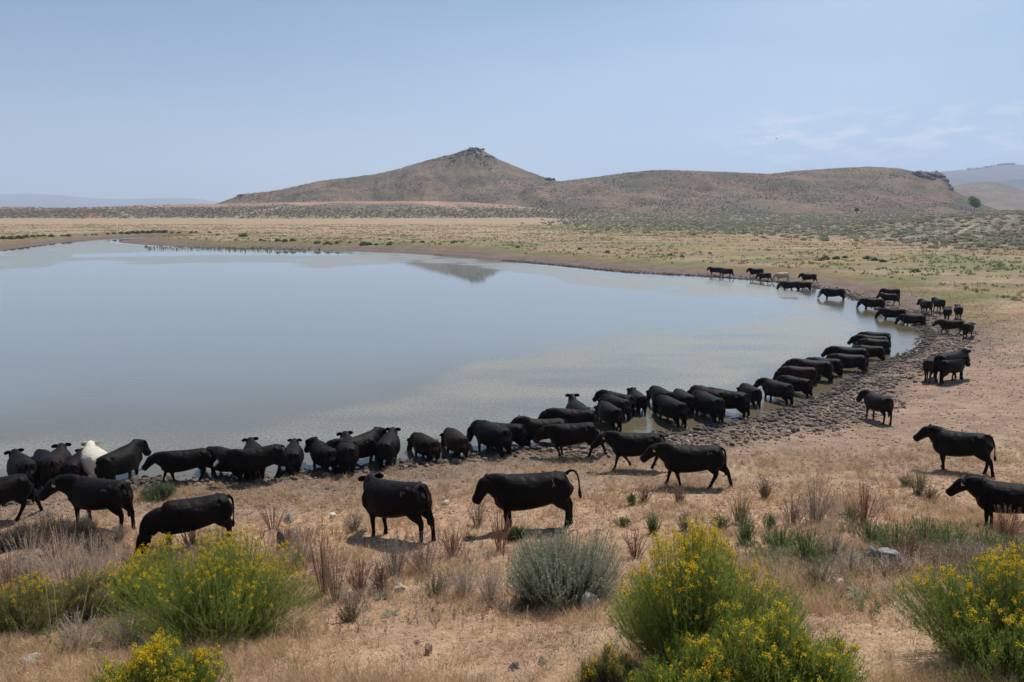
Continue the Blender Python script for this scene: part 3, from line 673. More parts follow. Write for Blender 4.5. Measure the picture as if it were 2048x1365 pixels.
COWS = [
 # near bank
 ('F',-8,943,1048,183,'level',0,'split','hang','black','black cow cut off by the left edge, only its rump and hind legs visible',G1,None,None,1),
 ('F',205,950,1056,133,'fwd',32,'stand','hang','black','black cow with a pale ear tag looking left behind the grey weeds',G1,1,'M',1),
 ('F',390,983,1096,186,'graze',4,'stand','hang','black','large black cow grazing with its head down behind the yellow flowering shrub',G1,None,'-',1),
 ('F',800,951,1076,138,'level',-42,'stand','hang','black','black cow turning its head away towards the pond, left of the tail-raising one',G1,None,'V',1),
 ('F',1068,945,1056,181,'level',6,'stand','raised','black','big black cow in profile with its tail raised in an arch',G1,None,'Y',1),
 ('F',1388,887,974,180,'fwd',4,'walk','hang','black','black cow walking left with an ear tag, nearest of the three walking in file',G1,1,'M',1),
 ('F',1275,863,942,178,'fwd',6,'walk2','hang','black','black cow with an ear tag walking left, middle of the three walking in file',G1,1,'M',1),
 ('F',1150,846,914,180,'low',0,'split','out','black','black cow striding left on the mud bank just ahead of the two other walkers',G1,None,'Y',1),
 ('F',1925,857,944,154,'high',22,'wide','out','black','black cow standing in profile in the straw grass on the right, looking left',G1,None,'-',1),
 ('F',2030,962,1066,176,'fwd',0,'stand','hang','black','black cow with a white ear tag cut off by the right edge of the picture',G1,1,None,1),
 ('F',372,892,966,180,'low',-6,'walk','out','black','black cow walking left with lowered head, just left of the white-nosed one',G1,None,'-',1),
 ('F',525,890,964,181,'fwd',-4,'walk2','hang','whitenose','black cow with a white patch on its nose walking left past the stones',G1,None,None,1),
 ('F',712,873,934,184,'low',6,'wide','hang','blackbrown','black cow with a white brand and ear tag stepping along the water\'s edge',G1,1,'V',1),
 # near shallows
 ('T',42,906,0,97,'level',0,'stand','hang','black','black cow seen from behind in the shallows, leftmost one in the water',G2),
 ('T',92,905,0,95,'drink',0,'stand','hang','black','black cow seen from behind with its head down, second from left in the water',G2),
 ('T',112,906,0,70,'level',8,'stand','hang','blackbrown','dark cow half hidden between two black rumps at the left shore',G2),
 ('T',150,908,0,75,'level',-5,'stand','hang','black','black cow standing close against the left side of the white cow',G2),
 ('T',190,899,0,100,'level',-20,'stand','hang','white','white cow wading among the black ones',G2,None,None,1),
 ('T',238,904,0,57,'level',-6,'stand','hang','black','black cow facing right in the shallows just right of the white cow',G2),
 ('T',452,893,0,130,'drink',0,'stand','hang','black','black cow drinking behind the head of the white-nosed walker',G2),
 ('T',508,896,0,95,'level',0,'stand','hang','black','black cow hidden behind the white-nosed walker, only its ears and legs showing',G2),
 ('T',586,890,0,92,'level',-8,'stand','flick','black','black cow from behind with its tail swung right, at the white-nosed walker\'s rump',G2),
 ('T',646,884,0,103,'level',18,'stand','hang','black','black cow from behind, head up and turned left, just left of the branded one',G2),
 ('T',694,876,0,95,'level',10,'stand','hang','black','black cow mostly hidden behind the shoulder of the branded one',G2),
 ('T',722,862,0,52,'level',0,'stand','hang','black','black cow deepest in the water behind the branded one, facing away to the right',G2),
 ('T',776,868,0,84,'level',0,'stand','hang','black','black cow seen from behind with both ears up, right of the branded one',G2),
 ('T',851,868,0,111,'drink',8,'stand','hang','blackbrown','brownish black cow drinking with its rump to us, left of two alone by the stones',G2),
 ('T',912,859,0,112,'drink',10,'stand','hang','blackbrown','black cow drinking with its rump to us, right of two alone by the stones',G2),
 ('T',985,855,0,118,'drink',12,'stand','hang','black','black cow drinking close to the stones with a second one just behind it',G2),
 ('T',1008,845,0,160,'low',0,'stand','hang','black','black cow behind the drinking one, its head level over the water',G2),
 ('T',1088,838,0,181,'up',10,'stand','hang','blackbrown','black cow with raised head looking left over the pond, in water to its knees',G2,None,None,1),
 ('T',1143,822,0,174,'low',0,'stand','hang','blackbrown','dark brownish cow lying low in the water, front of two behind the striding one',G2),
 ('T',1148,817,0,168,'low',6,'stand','hang','black','black cow lying low in the water, rear of two behind the striding one',G2),
 ('T',1157,799,0,112,'up',-10,'stand','hang','black','black cow from behind with its head up, farthest out in the middle group',G2),
 ('T',1220,803,0,118,'drink',4,'stand','hang','black','small black cow nearest to us in the cluster of four left of the muddy reflections',G2),
 ('T',1233,789,0,134,'drink',0,'stand','hang','blackbrown','brown-tinged cow second from the front in the cluster of four by the bank',G2),
 ('T',1236,782,0,140,'low',0,'stand','hang','black','black cow at the back left of the cluster of four',G2),
 ('T',1276,780,0,104,'level',12,'stand','hang','black','black cow with both ears out at the right of the cluster of four',G2),
 # middle of the right shore
 ('T',1324,772,0,118,'drink',8,'stand','hang','black','black cow facing away left with a shiny rump, behind the lone wader',G3),
 ('T',1344,791,0,120,'drink',0,'stand','hang','black','black cow in front of two others, belly in brown water',G3,None,None,0),
 ('T',1368,778,0,112,'drink',0,'stand','out','blackbrown','slim brown-black cow seen from behind with its rump sloping down right',G3),
 ('T',1418,771,0,138,'drink',0,'stand','hang','blackbrown','dark cow behind, its back just above its neighbour\'s',G3),
 ('T',1418,782,0,126,'drink',12,'stand','hang','black','black cow deep in the brown water with its ears out to the left',G3),
 ('T',1458,777,0,150,'low',0,'stand','hang','black','black cow with pale marks on its rump standing across the row',G3,None,'M'),
 ('T',1502,767,0,110,'drink',6,'stand','hang','black','black cow seen from behind between two wider ones, water bright between its legs',G3),
 ('T',1556,758,0,134,'low',10,'stand','hang','blackbrown','broad black cow with a rounded back at the near end of the long row',G3),
 ('T',1594,751,0,153,'drink',0,'stand','hang','black','black cow standing across with its tail hanging, second in the long row',G3),
 ('T',1601,732,0,174,'drink',0,'stand','hang','redbrown','reddish brown-backed cow drinking at arm\'s length from the row, water bright under its chin',G3),
 ('T',1608,724,0,172,'drink',0,'stand','hang','black','black cow whose back shows just above the reddish one',G3),
 ('T',1628,718,0,168,'low',0,'stand','hang','blackbrown','black cow wedged in the thickest part of the row, above the reddish one',G3),
 ('T',1652,714,0,170,'drink',0,'stand','hang','black','black cow whose tail hangs by the gap of bright water',G3),
 ('T',1699,707,0,174,'drink',0,'stand','hang','blackbrown','brownish cow drinking with its rump towards the mud, in front of three backs',G3),
 ('T',1700,699,0,170,'drink',0,'stand','hang','black','black cow with one pointed ear up in the middle of the upper row',G3),
 ('T',1702,693,0,172,'low',0,'stand','hang','black','black cow behind the one with the pointed ear',G3),
 ('T',1741,690,0,168,'drink',0,'stand','hang','black','black cow whose hind legs stand clear at the end of the upper row',G3),
 ('T',1753,677,0,178,'drink',0,'stand','hang','blackbrown','long-backed dark cow, nearest of the farthest three in the row',G3),
 ('T',1748,670,0,170,'low',8,'stand','hang','black','black cow raising its head, middle of the farthest three in the row',G3),
 ('T',1752,663,0,174,'drink',0,'stand','hang','black','black cow at the very far end of the row',G3),
 # right bank
 ('F',1754,784,842,122,'level',24,'stand','hang','blackbrown','dark cow standing alone on the mud looking back over the pond',G4,None,None,0),
 ('F',1858,712,762,84,'low',0,'walk','flick','redbrown','reddish brown-black cow seen from behind with its tail swung left, of three on the bank',G4),
 ('F',1899,700,762,58,'level',0,'stand','hang','whiteface','black cow with a white face, behind the other two of three on the bank',G4),
 ('F',1901,713,765,60,'level',-12,'walk','hang','black','black cow walking away to the right, frontmost of three on the bank',G4),
 ('F',1902,641,671,181,'low',0,'walk2','hang','redbrown','brown-black cow walking left on the mud in profile at the bend of the shore',G4),
 ('F',1934,644,677,78,'low',0,'walk','hang','black','black cow seen from behind, right beside the one walking left in profile',G4),
 ('F',1850,599,629,112,'level',20,'walk','hang','redbrown','small dark cow from behind with an ear out left, left of the upper pair',G4),
 ('F',1876,596,625,112,'level',14,'stand','hang','black','small black cow from behind, right of the upper pair at the bend',G4),
 ('F',1893,616,643,88,'low',0,'stand','hang','black','black cow from behind, left of two rumps just above the one in profile',G4),
 ('F',1915,615,640,96,'level',8,'stand','hang','black','black cow from behind, right of two rumps just above the one in profile',G4),
 ('F',1782,577,601,172,'level',0,'stand','hang','black','black cow standing on the mud behind the two drinking at the point',G4),
 ('F',1778,588,611,158,'low',0,'walk','out','blackbrown','dark cow with its tail held out, walking down to the water at the point',G4),
 ('T',1748,596,0,176,'drink',0,'stand','hang','whitenose','black cow with a pale muzzle drinking at the point, its front legs in bright water',G3),
 ('T',1788,616,0,178,'drink',0,'wide','hang','black','black cow drinking with legs apart, between the point and the bend',G3),
 ('T',1828,628,0,180,'drink',0,'walk2','hang','blackbrown','dark cow stepping into the water with its head low, nearest the bend',G3),
 # far shore
 ('F',1430,534,552,170,'level',0,'stand','hang','black','small black cow looking left, leftmost on the far shore',G5),
 ('F',1453,536,556,150,'low',0,'walk','hang','blackbrown','small dark cow with its head down beside the leftmost one on the far shore',G5),
 ('F',1512,536,556,180,'level',0,'walk2','hang','black','small black cow standing on the bank left of the cream one',G5),
 ('F',1529,549,564,160,'drink',0,'walk','out','blackbrown','small dark cow drinking just left of the cream one',G5),
 ('F',1565,545,564,165,'drink',0,'stand','hang','cream','cream cow drinking at the far shore',G5),
 ('T',1582,562,0,172,'drink',0,'stand','hang','redbrown','small brown-black cow in the water below the cream one',G5),
 ('F',1617,547,568,178,'level',0,'walk','hang','blackbrown','small dark cow walking left on the bank right of the cream one',G5),
 ('T',1607,563,0,178,'drink',0,'stand','hang','black','small black cow drinking in the water below the one walking left',G5),
 ('T',1669,576,0,180,'drink',0,'stand','hang','whiteface','white-faced black cow drinking by itself at the far right of the far shore',G5),
]
for c in COWS: make_cow(*c[:12], **dict(zip(('tagc', 'br', 'eyes'), c[12:])))
# ------------------------------------------------------------------ plants
def rnd(a, b, n=None): return RNG.uniform(a, b, n)
def tint(c, n, amt=.25):
    k = 1+rnd(-amt, amt, n); h = rnd(-.06, .06, n)
    return np.clip(np.stack([c[0]*k*(1+h), c[1]*k, c[2]*k*(1-h)], 1), 0, 1)
def curve_stems(n, base_r, R, H, k=5, lean=1.0, droop=0.0):
    """n stems rising from a small base and spreading into a dome; returns n,k,3"""
    a = rnd(0, 2*math.pi, n); q = np.sqrt(rnd(0, 1, n)); t = np.linspace(0, 1, k)
    hx = np.cos(a)*q*R; hy = np.sin(a)*q*R
    top = H*(np.sqrt(np.clip(1-(q*.92)**2, .02, 1))*(.9+.12*rnd(0, 1, n)))
    bx = np.cos(a)*q*base_r; by = np.sin(a)*q*base_r
    f = t[None]**(.62*lean)
    X = bx[:, None]+(hx-bx)[:, None]*f; Y = by[:, None]+(hy-by)[:, None]*f
    Z = top[:, None]*(t[None]**1.3-droop*t[None]**3)
    return np.stack([X, Y, Z], 2)
def lerp_at(P, t):
    """points along each polyline; P n,k,3, t n,m"""
    n, k, _ = P.shape; x = np.clip(t, 0, .999)*(k-1); i = x.astype(int); f = (x-i)[..., None]
    r = np.arange(n)[:, None]
    return P[r, i]*(1-f)+P[r, i+1]*f, P[r, i+1]-P[r, i]
def leaves_on(P, m, t0, t1, length, width, col, spread=.6, up=.7):
    n = len(P); t = rnd(t0, t1, (n, m)); p, d = lerp_at(P, t); p = p.reshape(-1, 3); d = d.reshape(-1, 3)
    d /= np.linalg.norm(d, axis=1)[:, None]+1e-9; r = RNG.normal(size=p.shape)
    d = d*up+r*spread*.5; d /= np.linalg.norm(d, axis=1)[:, None]; L = length*rnd(.6, 1.3, len(p))
    Q = np.stack([p, p+d*L[:, None]*.55, p+d*L[:, None]], 1)
    W = np.stack([np.full(len(p), width*.5), np.full(len(p), width), np.full(len(p), width*.15)], 1)
    return ribbons(Q, W, tint(col, len(p), .35))
def clumpy(n, cl, R, H, base_r, r_in, k=5):
    """stems grouped in plumes like the real bush"""
    out = []
    for (cx, cy, sc, hs) in cl:
        m = int(n*sc); P = curve_stems(m, base_r*.5, r_in*(.8+.4*sc*len(cl)), H*hs, k); t = np.linspace(0, 1, k)**.55
        P[:, :, 0] += cx*t[None]; P[:, :, 1] += cy*t[None]; out.append(P)
    return np.concatenate(out)
def rabbitbrush(label, u, v, wpx, hpx, seed, flowers=.5, green=(.19, .255, .048), dry=.15, dens=1.0, clumps=10, group='yellow flowering shrubs in the foreground'):
    global RNG; RNG = np.random.default_rng(seed)
    p = hit(u, v) if isinstance(u, (int, float)) else np.array(u); rg = math.sqrt(p[0]**2+p[1]**2+(CAMZ-p[2])**2)
    R = wpx/2*rg/F; H = hpx*rg/F
    root = bpy.data.objects.new('flowering_shrub', None); COL.objects.link(root); root.location = p-np.array([0, 0, .05])
    tag(root, label, 'shrub', group)
    cl = []; clumps = int(clumps*1.7)
    for i in range(clumps):
        a = 2.399*i+rnd(-.3, .3); q = math.sqrt(i/clumps)*.74*R
        cl.append((math.cos(a)*q, math.sin(a)*q*.8, rnd(.8, 1.2)/clumps, (1 if i == 0 else rnd(.64, 1.02)*(1-.42*(q/R)**2))))
    n = int(1900*dens); P = clumpy(n, cl, R, H, .22*R, R*.29)
    P += RNG.normal(scale=.012, size=P.shape)*np.linspace(0, 1, P.shape[1])[None, :, None]
    W = np.linspace(.0032, .0014, P.shape[1])[None]*np.ones((len(P), 1))
    sc = tint((.20, .20, .10), len(P), .3); isdry = rnd(0, 1, len(P)) < dry; sc[isdry] = tint((.34, .28, .20), int(isdry.sum()), .2)
    g3 = np.repeat(sc[:, None], P.shape[1], 1); g3[:, 3:] = g3[:, 3:]*.4+np.array(green)*.6
    link('stems', np_mesh('stems', *ribbons(P, W, g3)), M['leaf'], root)
    G = P[~isdry]
    fol = merge([leaves_on(G, 20, .25, 1.0, .05, .0028, green, .85, .9), leaves_on(G, 12, .6, 1.05, .042, .0026, (green[0]*1.4, green[1]*1.25, green[2]*1.2), .6, .9)])
    tb = rnd(.42, .97, (len(G), 4)); pb, db = lerp_at(G, tb); pb = pb.reshape(-1, 3); db = db.reshape(-1, 3); db /= np.linalg.norm(db, axis=1)[:, None]+1e-9
    db = db*.8+RNG.normal(size=db.shape)*.38; db[:, 2] = np.abs(db[:, 2])*.8+.25; db /= np.linalg.norm(db, axis=1)[:, None]; Lb = rnd(.05, .13, len(pb))[:, None]; lift = np.array([0, 0, .25])
    BR = np.stack([pb, pb+db*Lb*.5, pb+(db+lift)*Lb], 1)
    fol = merge([fol, leaves_on(BR, 11, .05, 1.05, .032, .0027, (green[0]*1.15, green[1]*1.1, green[2]), .9, .9)])
    link('foliage', np_mesh('foliage', *fol), M['leaf'], root)
    # flower heads in small domed clusters at the tips
    tip = np.concatenate([G[:, -1], BR[rnd(0, 1, len(BR)) < .12, -1]]); n_ = vnoise(tip[:, 0]*4/R, tip[:, 1]*4/R, seed); hi = tip[:, 2]/H
    sel = np.where(rnd(0, 1, len(tip)) < flowers*1.7*sm(.08, .5, n_)*sm(.45, .85, hi))[0]
    if len(sel):
        c = np.repeat(tip[sel], 20, 0); o = RNG.normal(size=c.shape)*np.array([.013, .013, .015]); o[:, 2] += .004
        c = c+o; col = tint((.86, .64, .03), len(c), .18); gg = rnd(0, 1, len(c)) < .16; col[gg] = tint((.38, .36, .04), int(gg.sum()), .2)
        link('flowers', np_mesh('flowers', *blobs(c, rnd(.0027, .0052, len(c)), col)), M['leaf'], root)
    return root
rabbitbrush('large rounded green shrub with yellow flowers, left of the middle foreground', 440, 1262, 390, 195, 101, .8, dry=.10, clumps=9)
rabbitbrush('low flowering shrub against the left side of the large left one, brown stems showing', 292, 1215, 190, 105, 102, .5, dens=.55, dry=.35, clumps=5)
rabbitbrush('tallest green and yellow flowering shrub, right of the centre foreground', 1400, 1352, 370, 300, 103, .5, clumps=9, dens=1.25)
rabbitbrush('lower flowering shrub leaning right against the tallest one', 1560, 1420, 290, 205, 104, .18, dry=.08, clumps=7, dens=.9)
rabbitbrush('flowering shrub crowding the foot of the tallest one, near the bottom edge', 1400, 1440, 240, 165, 105, .22, clumps=6, dens=.8)
rabbitbrush('dark green shrub with yellow tips cut off by the right edge', 2030, 1322, 400, 180, 106, .5, (.15, .21, .045), dry=.12, clumps=9)
rabbitbrush('flowering shrub cut off by the bottom edge at the lower left', 320, 1435, 240, 142, 107, .42, clumps=7, dens=.9)
rabbitbrush('dull olive shrub with few flowers at the far left edge', 45, 1265, 190, 95, 108, .25, (.22, .22, .085), dry=.3, dens=.7, clumps=6)
rabbitbrush('thin pale olive shrub between the far left shrub and the large left one', 175, 1240, 120, 90, 109, .12, (.25, .25, .12), dry=.45, dens=.45, clumps=4)
rabbitbrush('sparse flowerless shrub at the left foot of the tallest flowering one', 1215, 1420, 130, 130, 110, .12, (.16, .17, .06), dry=.5, dens=.4, clumps=4)
def sagebrush(label, u, v, wpx, hpx, seed, dens=1.0, green=(.25, .29, .195), clumps=8, group=None):
    global RNG; RNG = np.random.default_rng(seed)
    p = hit(u, v); rg = math.sqrt(p[0]**2+p[1]**2+(CAMZ-p[2])**2); R = wpx/2*rg/F; H = hpx*rg/F
    root = bpy.data.objects.new('sagebrush', None); COL.objects.link(root); root.location = p-np.array([0, 0, .04])
    tag(root, label, 'shrub', group)
    cl = [(0, 0, 1/clumps, 1)]+[(math.cos(a)*R*.6, math.sin(a)*R*.55, 1/clumps, rnd(.5, 1.05)) for a in np.arange(clumps-1)*2*math.pi/(clumps-1)]
    P = clumpy(int(1500*dens), cl, R, H, .2*R, R*.36); P[:, :, 2] *= rnd(.7, 1.2, len(P))[:, None]; P += RNG.normal(scale=.015, size=P.shape)*np.linspace(0, 1, P.shape[1])[None, :, None]
    W = np.linspace(.005, .0018, P.shape[1])[None]*np.ones((len(P), 1))
    link('stems', np_mesh('stems', *ribbons(P, W, tint((.24, .20, .15), len(P), .3))), M['leaf'], root)
    fol = merge([leaves_on(P, 36, .2, 1.0, .036, .0046, green, 1.2, .6), leaves_on(P, 8, .75, 1.06, .03, .0035, (green[0]*1.3, green[1]*1.25, green[2]*1.3), .8, .9)])
    link('foliage', np_mesh('foliage', *fol), M['leaf'], root)
    # upright flowering spikes
    n = int(60*dens); i = RNG.choice(len(P), n); b = P[i, -1]; L = rnd(.08, .2, n)*H; d = np.stack([rnd(-.15, .15, n), rnd(-.15, .15, n), np.ones(n)], 1)
    S = np.stack([b-d*.02, b+d*L[:, None]*.5, b+d*L[:, None]], 1)
    sp_ = merge([ribbons(S, np.array([[.002, .0016, .0008]])*np.ones((n, 1)), tint((.2, .22, .14), n)), leaves_on(S, 26, .1, 1, .016, .003, (.19, .22, .14), .9, .8)])
    link('spikes', np_mesh('spikes', *sp_), M['leaf'], root)
sagebrush('big silvery grey-green sagebrush in the middle foreground', 1128, 1197, 232, 145, 120, 1.4, (.29, .33, .235))
sagebrush('small dark green bush under the chest of the tail-raising cow', 1031, 1082, 42, 34, 121, .35, (.09, .13, .05), 4)
sagebrush('low green bush on the bank near the striding legs at the left', 318, 1000, 66, 30, 122, .45, (.13, .18, .09), 5)
for k_, (u_, v_, w_, h_) in enumerate([(95, 1082, 120, 52), (165, 1085, 60, 50), (195, 1112, 44, 36), (30, 1095, 70, 40)]):
    sagebrush(['wide dull grey-brown shrub left of the grazing cow, below the tagged one', 'grey-brown shrub with upright twigs just below the tagged cow', 'little grey twiggy shrub between the tagged and the grazing cow', 'dull shrub at the left edge under the cut-off cow'][k_], u_, v_, w_, h_, 130+k_, .5, (.165, .135, .10), 5)
# dry weeds: fans of stalks beaded with seed
def weed(label, u, v, wpx, hpx, kind, seed, group='dry weeds', n=34):
    n = int(n*1.7); wpx *= 1.1
    global RNG; RNG = np.random.default_rng(seed)
    p = hit(u, v); rg = math.sqrt(p[0]**2+p[1]**2+(CAMZ-p[2])**2); R = wpx/2*rg/F; H = hpx*rg/F
    c_st, c_sd, c_lf = {'mauve': ((.30, .21, .15), (.27, .185, .155), None), 'rust': ((.25, .13, .085), (.22, .115, .085), None),
        'pale': ((.52, .43, .34), (.42, .33, .26), None), 'olive': ((.27, .23, .10), (.27, .21, .17), (.20, .20, .08)), 'green': ((.13, .17, .06), (.13, .18, .06), (.12, .175, .06)),
        'grey': ((.34, .28, .22), (.28, .23, .19), None)}[kind]
    a = rnd(0, 2*math.pi, n); q = rnd(0, 1, n)**.7; t = np.linspace(0, 1, 5)
    hx = np.cos(a)*q*R; hy = np.sin(a)*q*R; top = H*(1.05-.35*q**2)*rnd(.6, 1.05, n)
    P = np.stack([hx[:, None]*(.25+.75*t**1.2), hy[:, None]*(.25+.75*t**1.2), top[:, None]*t-.0*t], 2); P += RNG.normal(scale=.012, size=P.shape)*t[None, :, None]
    th = max(.0022, .45*rg/F)
    ps = [ribbons(P, np.linspace(th, th*.5, 5)[None]*np.ones((n, 1)), tint(c_st, n, .3))]
    ps.append(leaves_on(P, 34, .25, 1.0, max(.022, 1.2*rg/F), max(.004, .55*rg/F), c_sd, 1.1, .9))
    if kind in ('pale', 'grey'):
        ps.append(leaves_on(P, 7, .2, .9, .11, .0018, c_st, 1.4, .7))
    if c_lf: ps.append(leaves_on(P, 16, .05, .6 if kind == 'olive' else 1.0, .05, .006, c_lf, 1.2, .6))
    o = link('dry_weed' if kind != 'green' else 'green_weed', np_mesh('weed', *merge(ps)), M['leaf']); o.location = p-np.array([0, 0, .03])
    tag(o, label, 'weed', group)
WEEDS = [
 (1480,1046,60,72,'olive','olive-stemmed weed with mauve tops right of the nearest walker\'s hind legs'), (1529,996,36,44,'olive','small dark weed on the straw slope above the olive-stemmed one'),
 (1585,1046,54,62,'mauve','mauve-brown weed left of the tall pale-topped pair'), (1632,1044,70,92,'grey','tall grey-mauve weed in the middle of the right slope'),
 (1727,1056,74,84,'rust','rust-stemmed weed with a grey crown on the right slope'), (1836,990,44,56,'olive','olive weed with grey tops below the cow standing in profile'),
 (1356,1009,34,38,'mauve','small mauve weed under the nearest walker\'s front feet'), (1288,1006,34,34,'mauve','small mauve weed left of the one under the walker\'s feet'),
 (1263,1012,20,24,'green','small bright green tuft beside the small mauve weeds'), (956,1050,48,56,'mauve','brown weed under the muzzle of the tail-raising cow'),
 (545,1058,58,54,'mauve','lone brown weed on the bare slope right of the grazing cow'), (708,1062,36,36,'grey','grey weed left of the front feet of the cow turning away'),
 (648,1195,44,150,'rust','tall narrow rust stalks beside the large left flowering shrub'), (672,1205,56,110,'mauve','mauve weed right of the tall rust stalks'),
 (600,1140,90,80,'grey','dead grey weed behind the right side of the large left shrub'), (575,1100,40,50,'mauve','brown weed by the old stump'),
 (790,1150,80,90,'grey','dead grey weed in front of the turning cow\'s hooves'), (850,1145,90,90,'mauve','broad mauve weed in front of the turning cow\'s hind legs'),
 (905,1110,50,60,'rust','rust weed between the turning cow and the tail-raising one'), (1000,1105,60,90,'rust','rust-brown weed left of the big sagebrush'),
 (930,1190,70,70,'pale','pale dead weed left of the sagebrush foot'), (980,1200,70,80,'pale','pale bent weed touching the sagebrush on its left'),
 (720,1195,50,80,'rust','thin rust weed on the sandy patch edge'), (760,1185,36,60,'rust','small rust weed on the sandy patch edge, right of the thin one'),
 (60,1160,110,90,'pale','pale dead weed at the left under the grey shrubs'), (130,1180,110,110,'pale','tallest pale dead weed left of the grazing cow\'s head'),
 (190,1165,100,90,'pale','pale dead weed nearest the grazing cow\'s head'), (20,1185,60,70,'mauve','mauve weed at the left edge above the olive shrub'),
 (110,1120,80,50,'rust','low rust weed among the pale dead ones'), (150,1205,60,60,'rust','rust weed in front of the pale dead ones'),
 (238,1090,34,42,'grey','small grey weed at the grazing cow\'s muzzle'), (325,1120,40,44,'mauve','brown weed under the grazing cow\'s chest'),
 (385,1100,50,60,'mauve','brown weed under the grazing cow\'s belly'), (440,1105,60,50,'mauve','brown weed at the grazing cow\'s hind feet'),
 (2012,1082,50,66,'rust','rust-brown weed over the foreleg of the cow at the right edge'),
 (1560,1105,70,50,'green','green weed left end of the green patch on the right'), (1610,1125,80,60,'green','green weed behind the dead branches'),
 (1665,1120,70,50,'grey','grey dead weed in the green patch'), (1790,1110,90,60,'green','broad green weed in the middle of the green patch'),
 (1850,1095,90,56,'green','broad green weed below the profile cow'), (1900,1105,80,54,'green','green weed left of the right-edge cow\'s foreleg'),
 (1980,1120,90,50,'green','green weed under the right-edge cow'), (1740,1090,70,44,'green','small green weed under the rust-stemmed one'),
 (1820,1135,90,60,'rust','rust weed above the rocks on the right'), (1900,1150,110,60,'mauve','mauve weed behind the right-edge flowering shrub'),
 (1960,1150,90,60,'grey','grey weed behind the right-edge flowering shrub'), (2030,1140,60,50,'rust','rust weed at the right edge behind the flowering shrub'),
 (1700,1150,60,60,'pale','pale dead branches left of the large grey rock'), (1640,1180,90,60,'olive','olive grassy weed right of the tallest flowering shrub'),
 (1305,1066,34,46,'green','dark green weed with rust stem left behind the tallest shrub'), (1270,1120,50,60,'rust','rust weed between sagebrush and tallest flowering shrub'),
 (1368,1060,40,40,'grey','grey-green drooping weed on the slope behind the tallest shrub'), (1440,1060,44,30,'green','flat green plant on the slope behind the tallest shrub'),
 (1244,1052,36,20,'green','small flat green plant on the open slope'), (1488,1090,40,60,'green','green weed just behind the tallest shrub\'s right shoulder'),
 (1540,1060,30,36,'green','green leafy weed at the base of the mauve one'), (1700,1048,40,30,'green','green leaves at the base of the rust-stemmed weed'),
 (870,1190,60,50,'olive','grassy olive weed at the top of the sandy patch'), (1050,1215,50,40,'olive','olive grass tuft at the sagebrush foot'),
 (420,1045,30,24,'green','tiny green tuft behind the grazing cow\'s rump'), (1812,975,26,22,'olive','tiny olive tuft left of the profile cow\'s feet'), (1862,1000,40,26,'olive','short straw tuft right of the weed with grey tops'),
 (700,1240,60,60,'olive','dry grass clump right of the large left shrub'), (160,1300,90,70,'pale','pale grass clump under the thin olive shrub'), (250,1290,70,70,'pale','tall straw clump between the left shrubs'),
]
for k_, (u_, v_, w_, h_, kd, lb) in enumerate(WEEDS): weed(lb, u_, v_, w_, h_, kd, 300+k_, n=44 if w_ > 60 else 30)
RNG = np.random.default_rng(77)
# ------------------------------------------------------------------ grass blades and straw
def scatter_px(n, y0, y1, dens):
    """points on the near slope, evenly over the ground, kept by dens(u, v, x, y)"""
    y = np.sqrt(rnd(y0*y0, y1*y1, n)); x = rnd(-.86, .86, n)*(y+1.2); d = sdist(x, y); z = height(x, y, d)
    u, v = project(x, y, z); k = (rnd(0, 1, n) < dens(u, v, x, y)) & (d > .6) & (u > -160) & (u < 2200) & (v < 1500)
    return x[k], y[k], z[k], u[k], v[k], d[k]
def sand(u, v):   # bare sandy places
    s = np.maximum(blob(u, v, 880, 1275, 230, 60), blob(u, v, 1760, 1300, 160, 60)); s = np.maximum(s, blob(u, v, 350, 1330, 130, 20)*.6)
    return s
def tufts():
    P_, W_, C_ = [], [], []
    def dens(u, v, x, y): return np.clip(.52+1.0*fbm(x*.8, y*.8, 3, 201)+.45*(fbm(x*3, y*3, 2, 202)), 0, 1)*(1-.93*sand(u, v))*(1-.55*sm(19, 24, y))
    for (n, y0, y1, m, hl, hh_, w) in ((17000, 3.2, 8, 15, .05, .21, .0019), (30000, 8, 15, 11, .06, .20, .003), (26000, 15, 24, 9, .06, .19, .005)):
        x, y, z, u, v, d = scatter_px(n, y0, y1, dens); N = len(x)
        L = (rnd(hl, hh_, (N, m))*(1+.7*fbm(x, y, 2, 203))[:, None]).ravel(); a = rnd(0, 2*math.pi, N*m); le = rnd(.1, .9, N*m)
        b = np.stack([np.repeat(x, m)+rnd(-.06, .06, N*m), np.repeat(y, m)+rnd(-.06, .06, N*m), np.repeat(z, m)-.01], 1)
        dr = np.stack([np.cos(a)*le, np.sin(a)*le, np.ones(N*m)], 1); t = np.array([0, .5, 1])
        P = b[:, None]+dr[:, None]*L[:, None, None]*t[None, :, None]; P[:, 2, :2] += (dr[:, :2]*L[:, None])*.45; P[:, 2, 2] -= L*.18*le
        gcol = tint((.60, .44, .25), N*m, .3); pk = np.repeat(rnd(0, 1, N) < .35, m); gcol[pk] = tint((.46, .29, .19), int(pk.sum()), .25)
        gr = np.repeat(rnd(0, 1, N) < .07, m); gcol[gr] = tint((.20, .22, .09), int(gr.sum()), .25)
        P_.append(P); C_.append(gcol); W_.append(np.array([[w, w*.8, w*.15]])*np.ones((N*m, 1)))
    o = link('dry_grass', np_mesh('dry_grass', *ribbons(np.concatenate(P_), np.concatenate(W_), np.concatenate(C_))), M['grass'])
    tag(o, 'short straw-coloured grass over the near slope', 'grass', kind='stuff')
tufts()
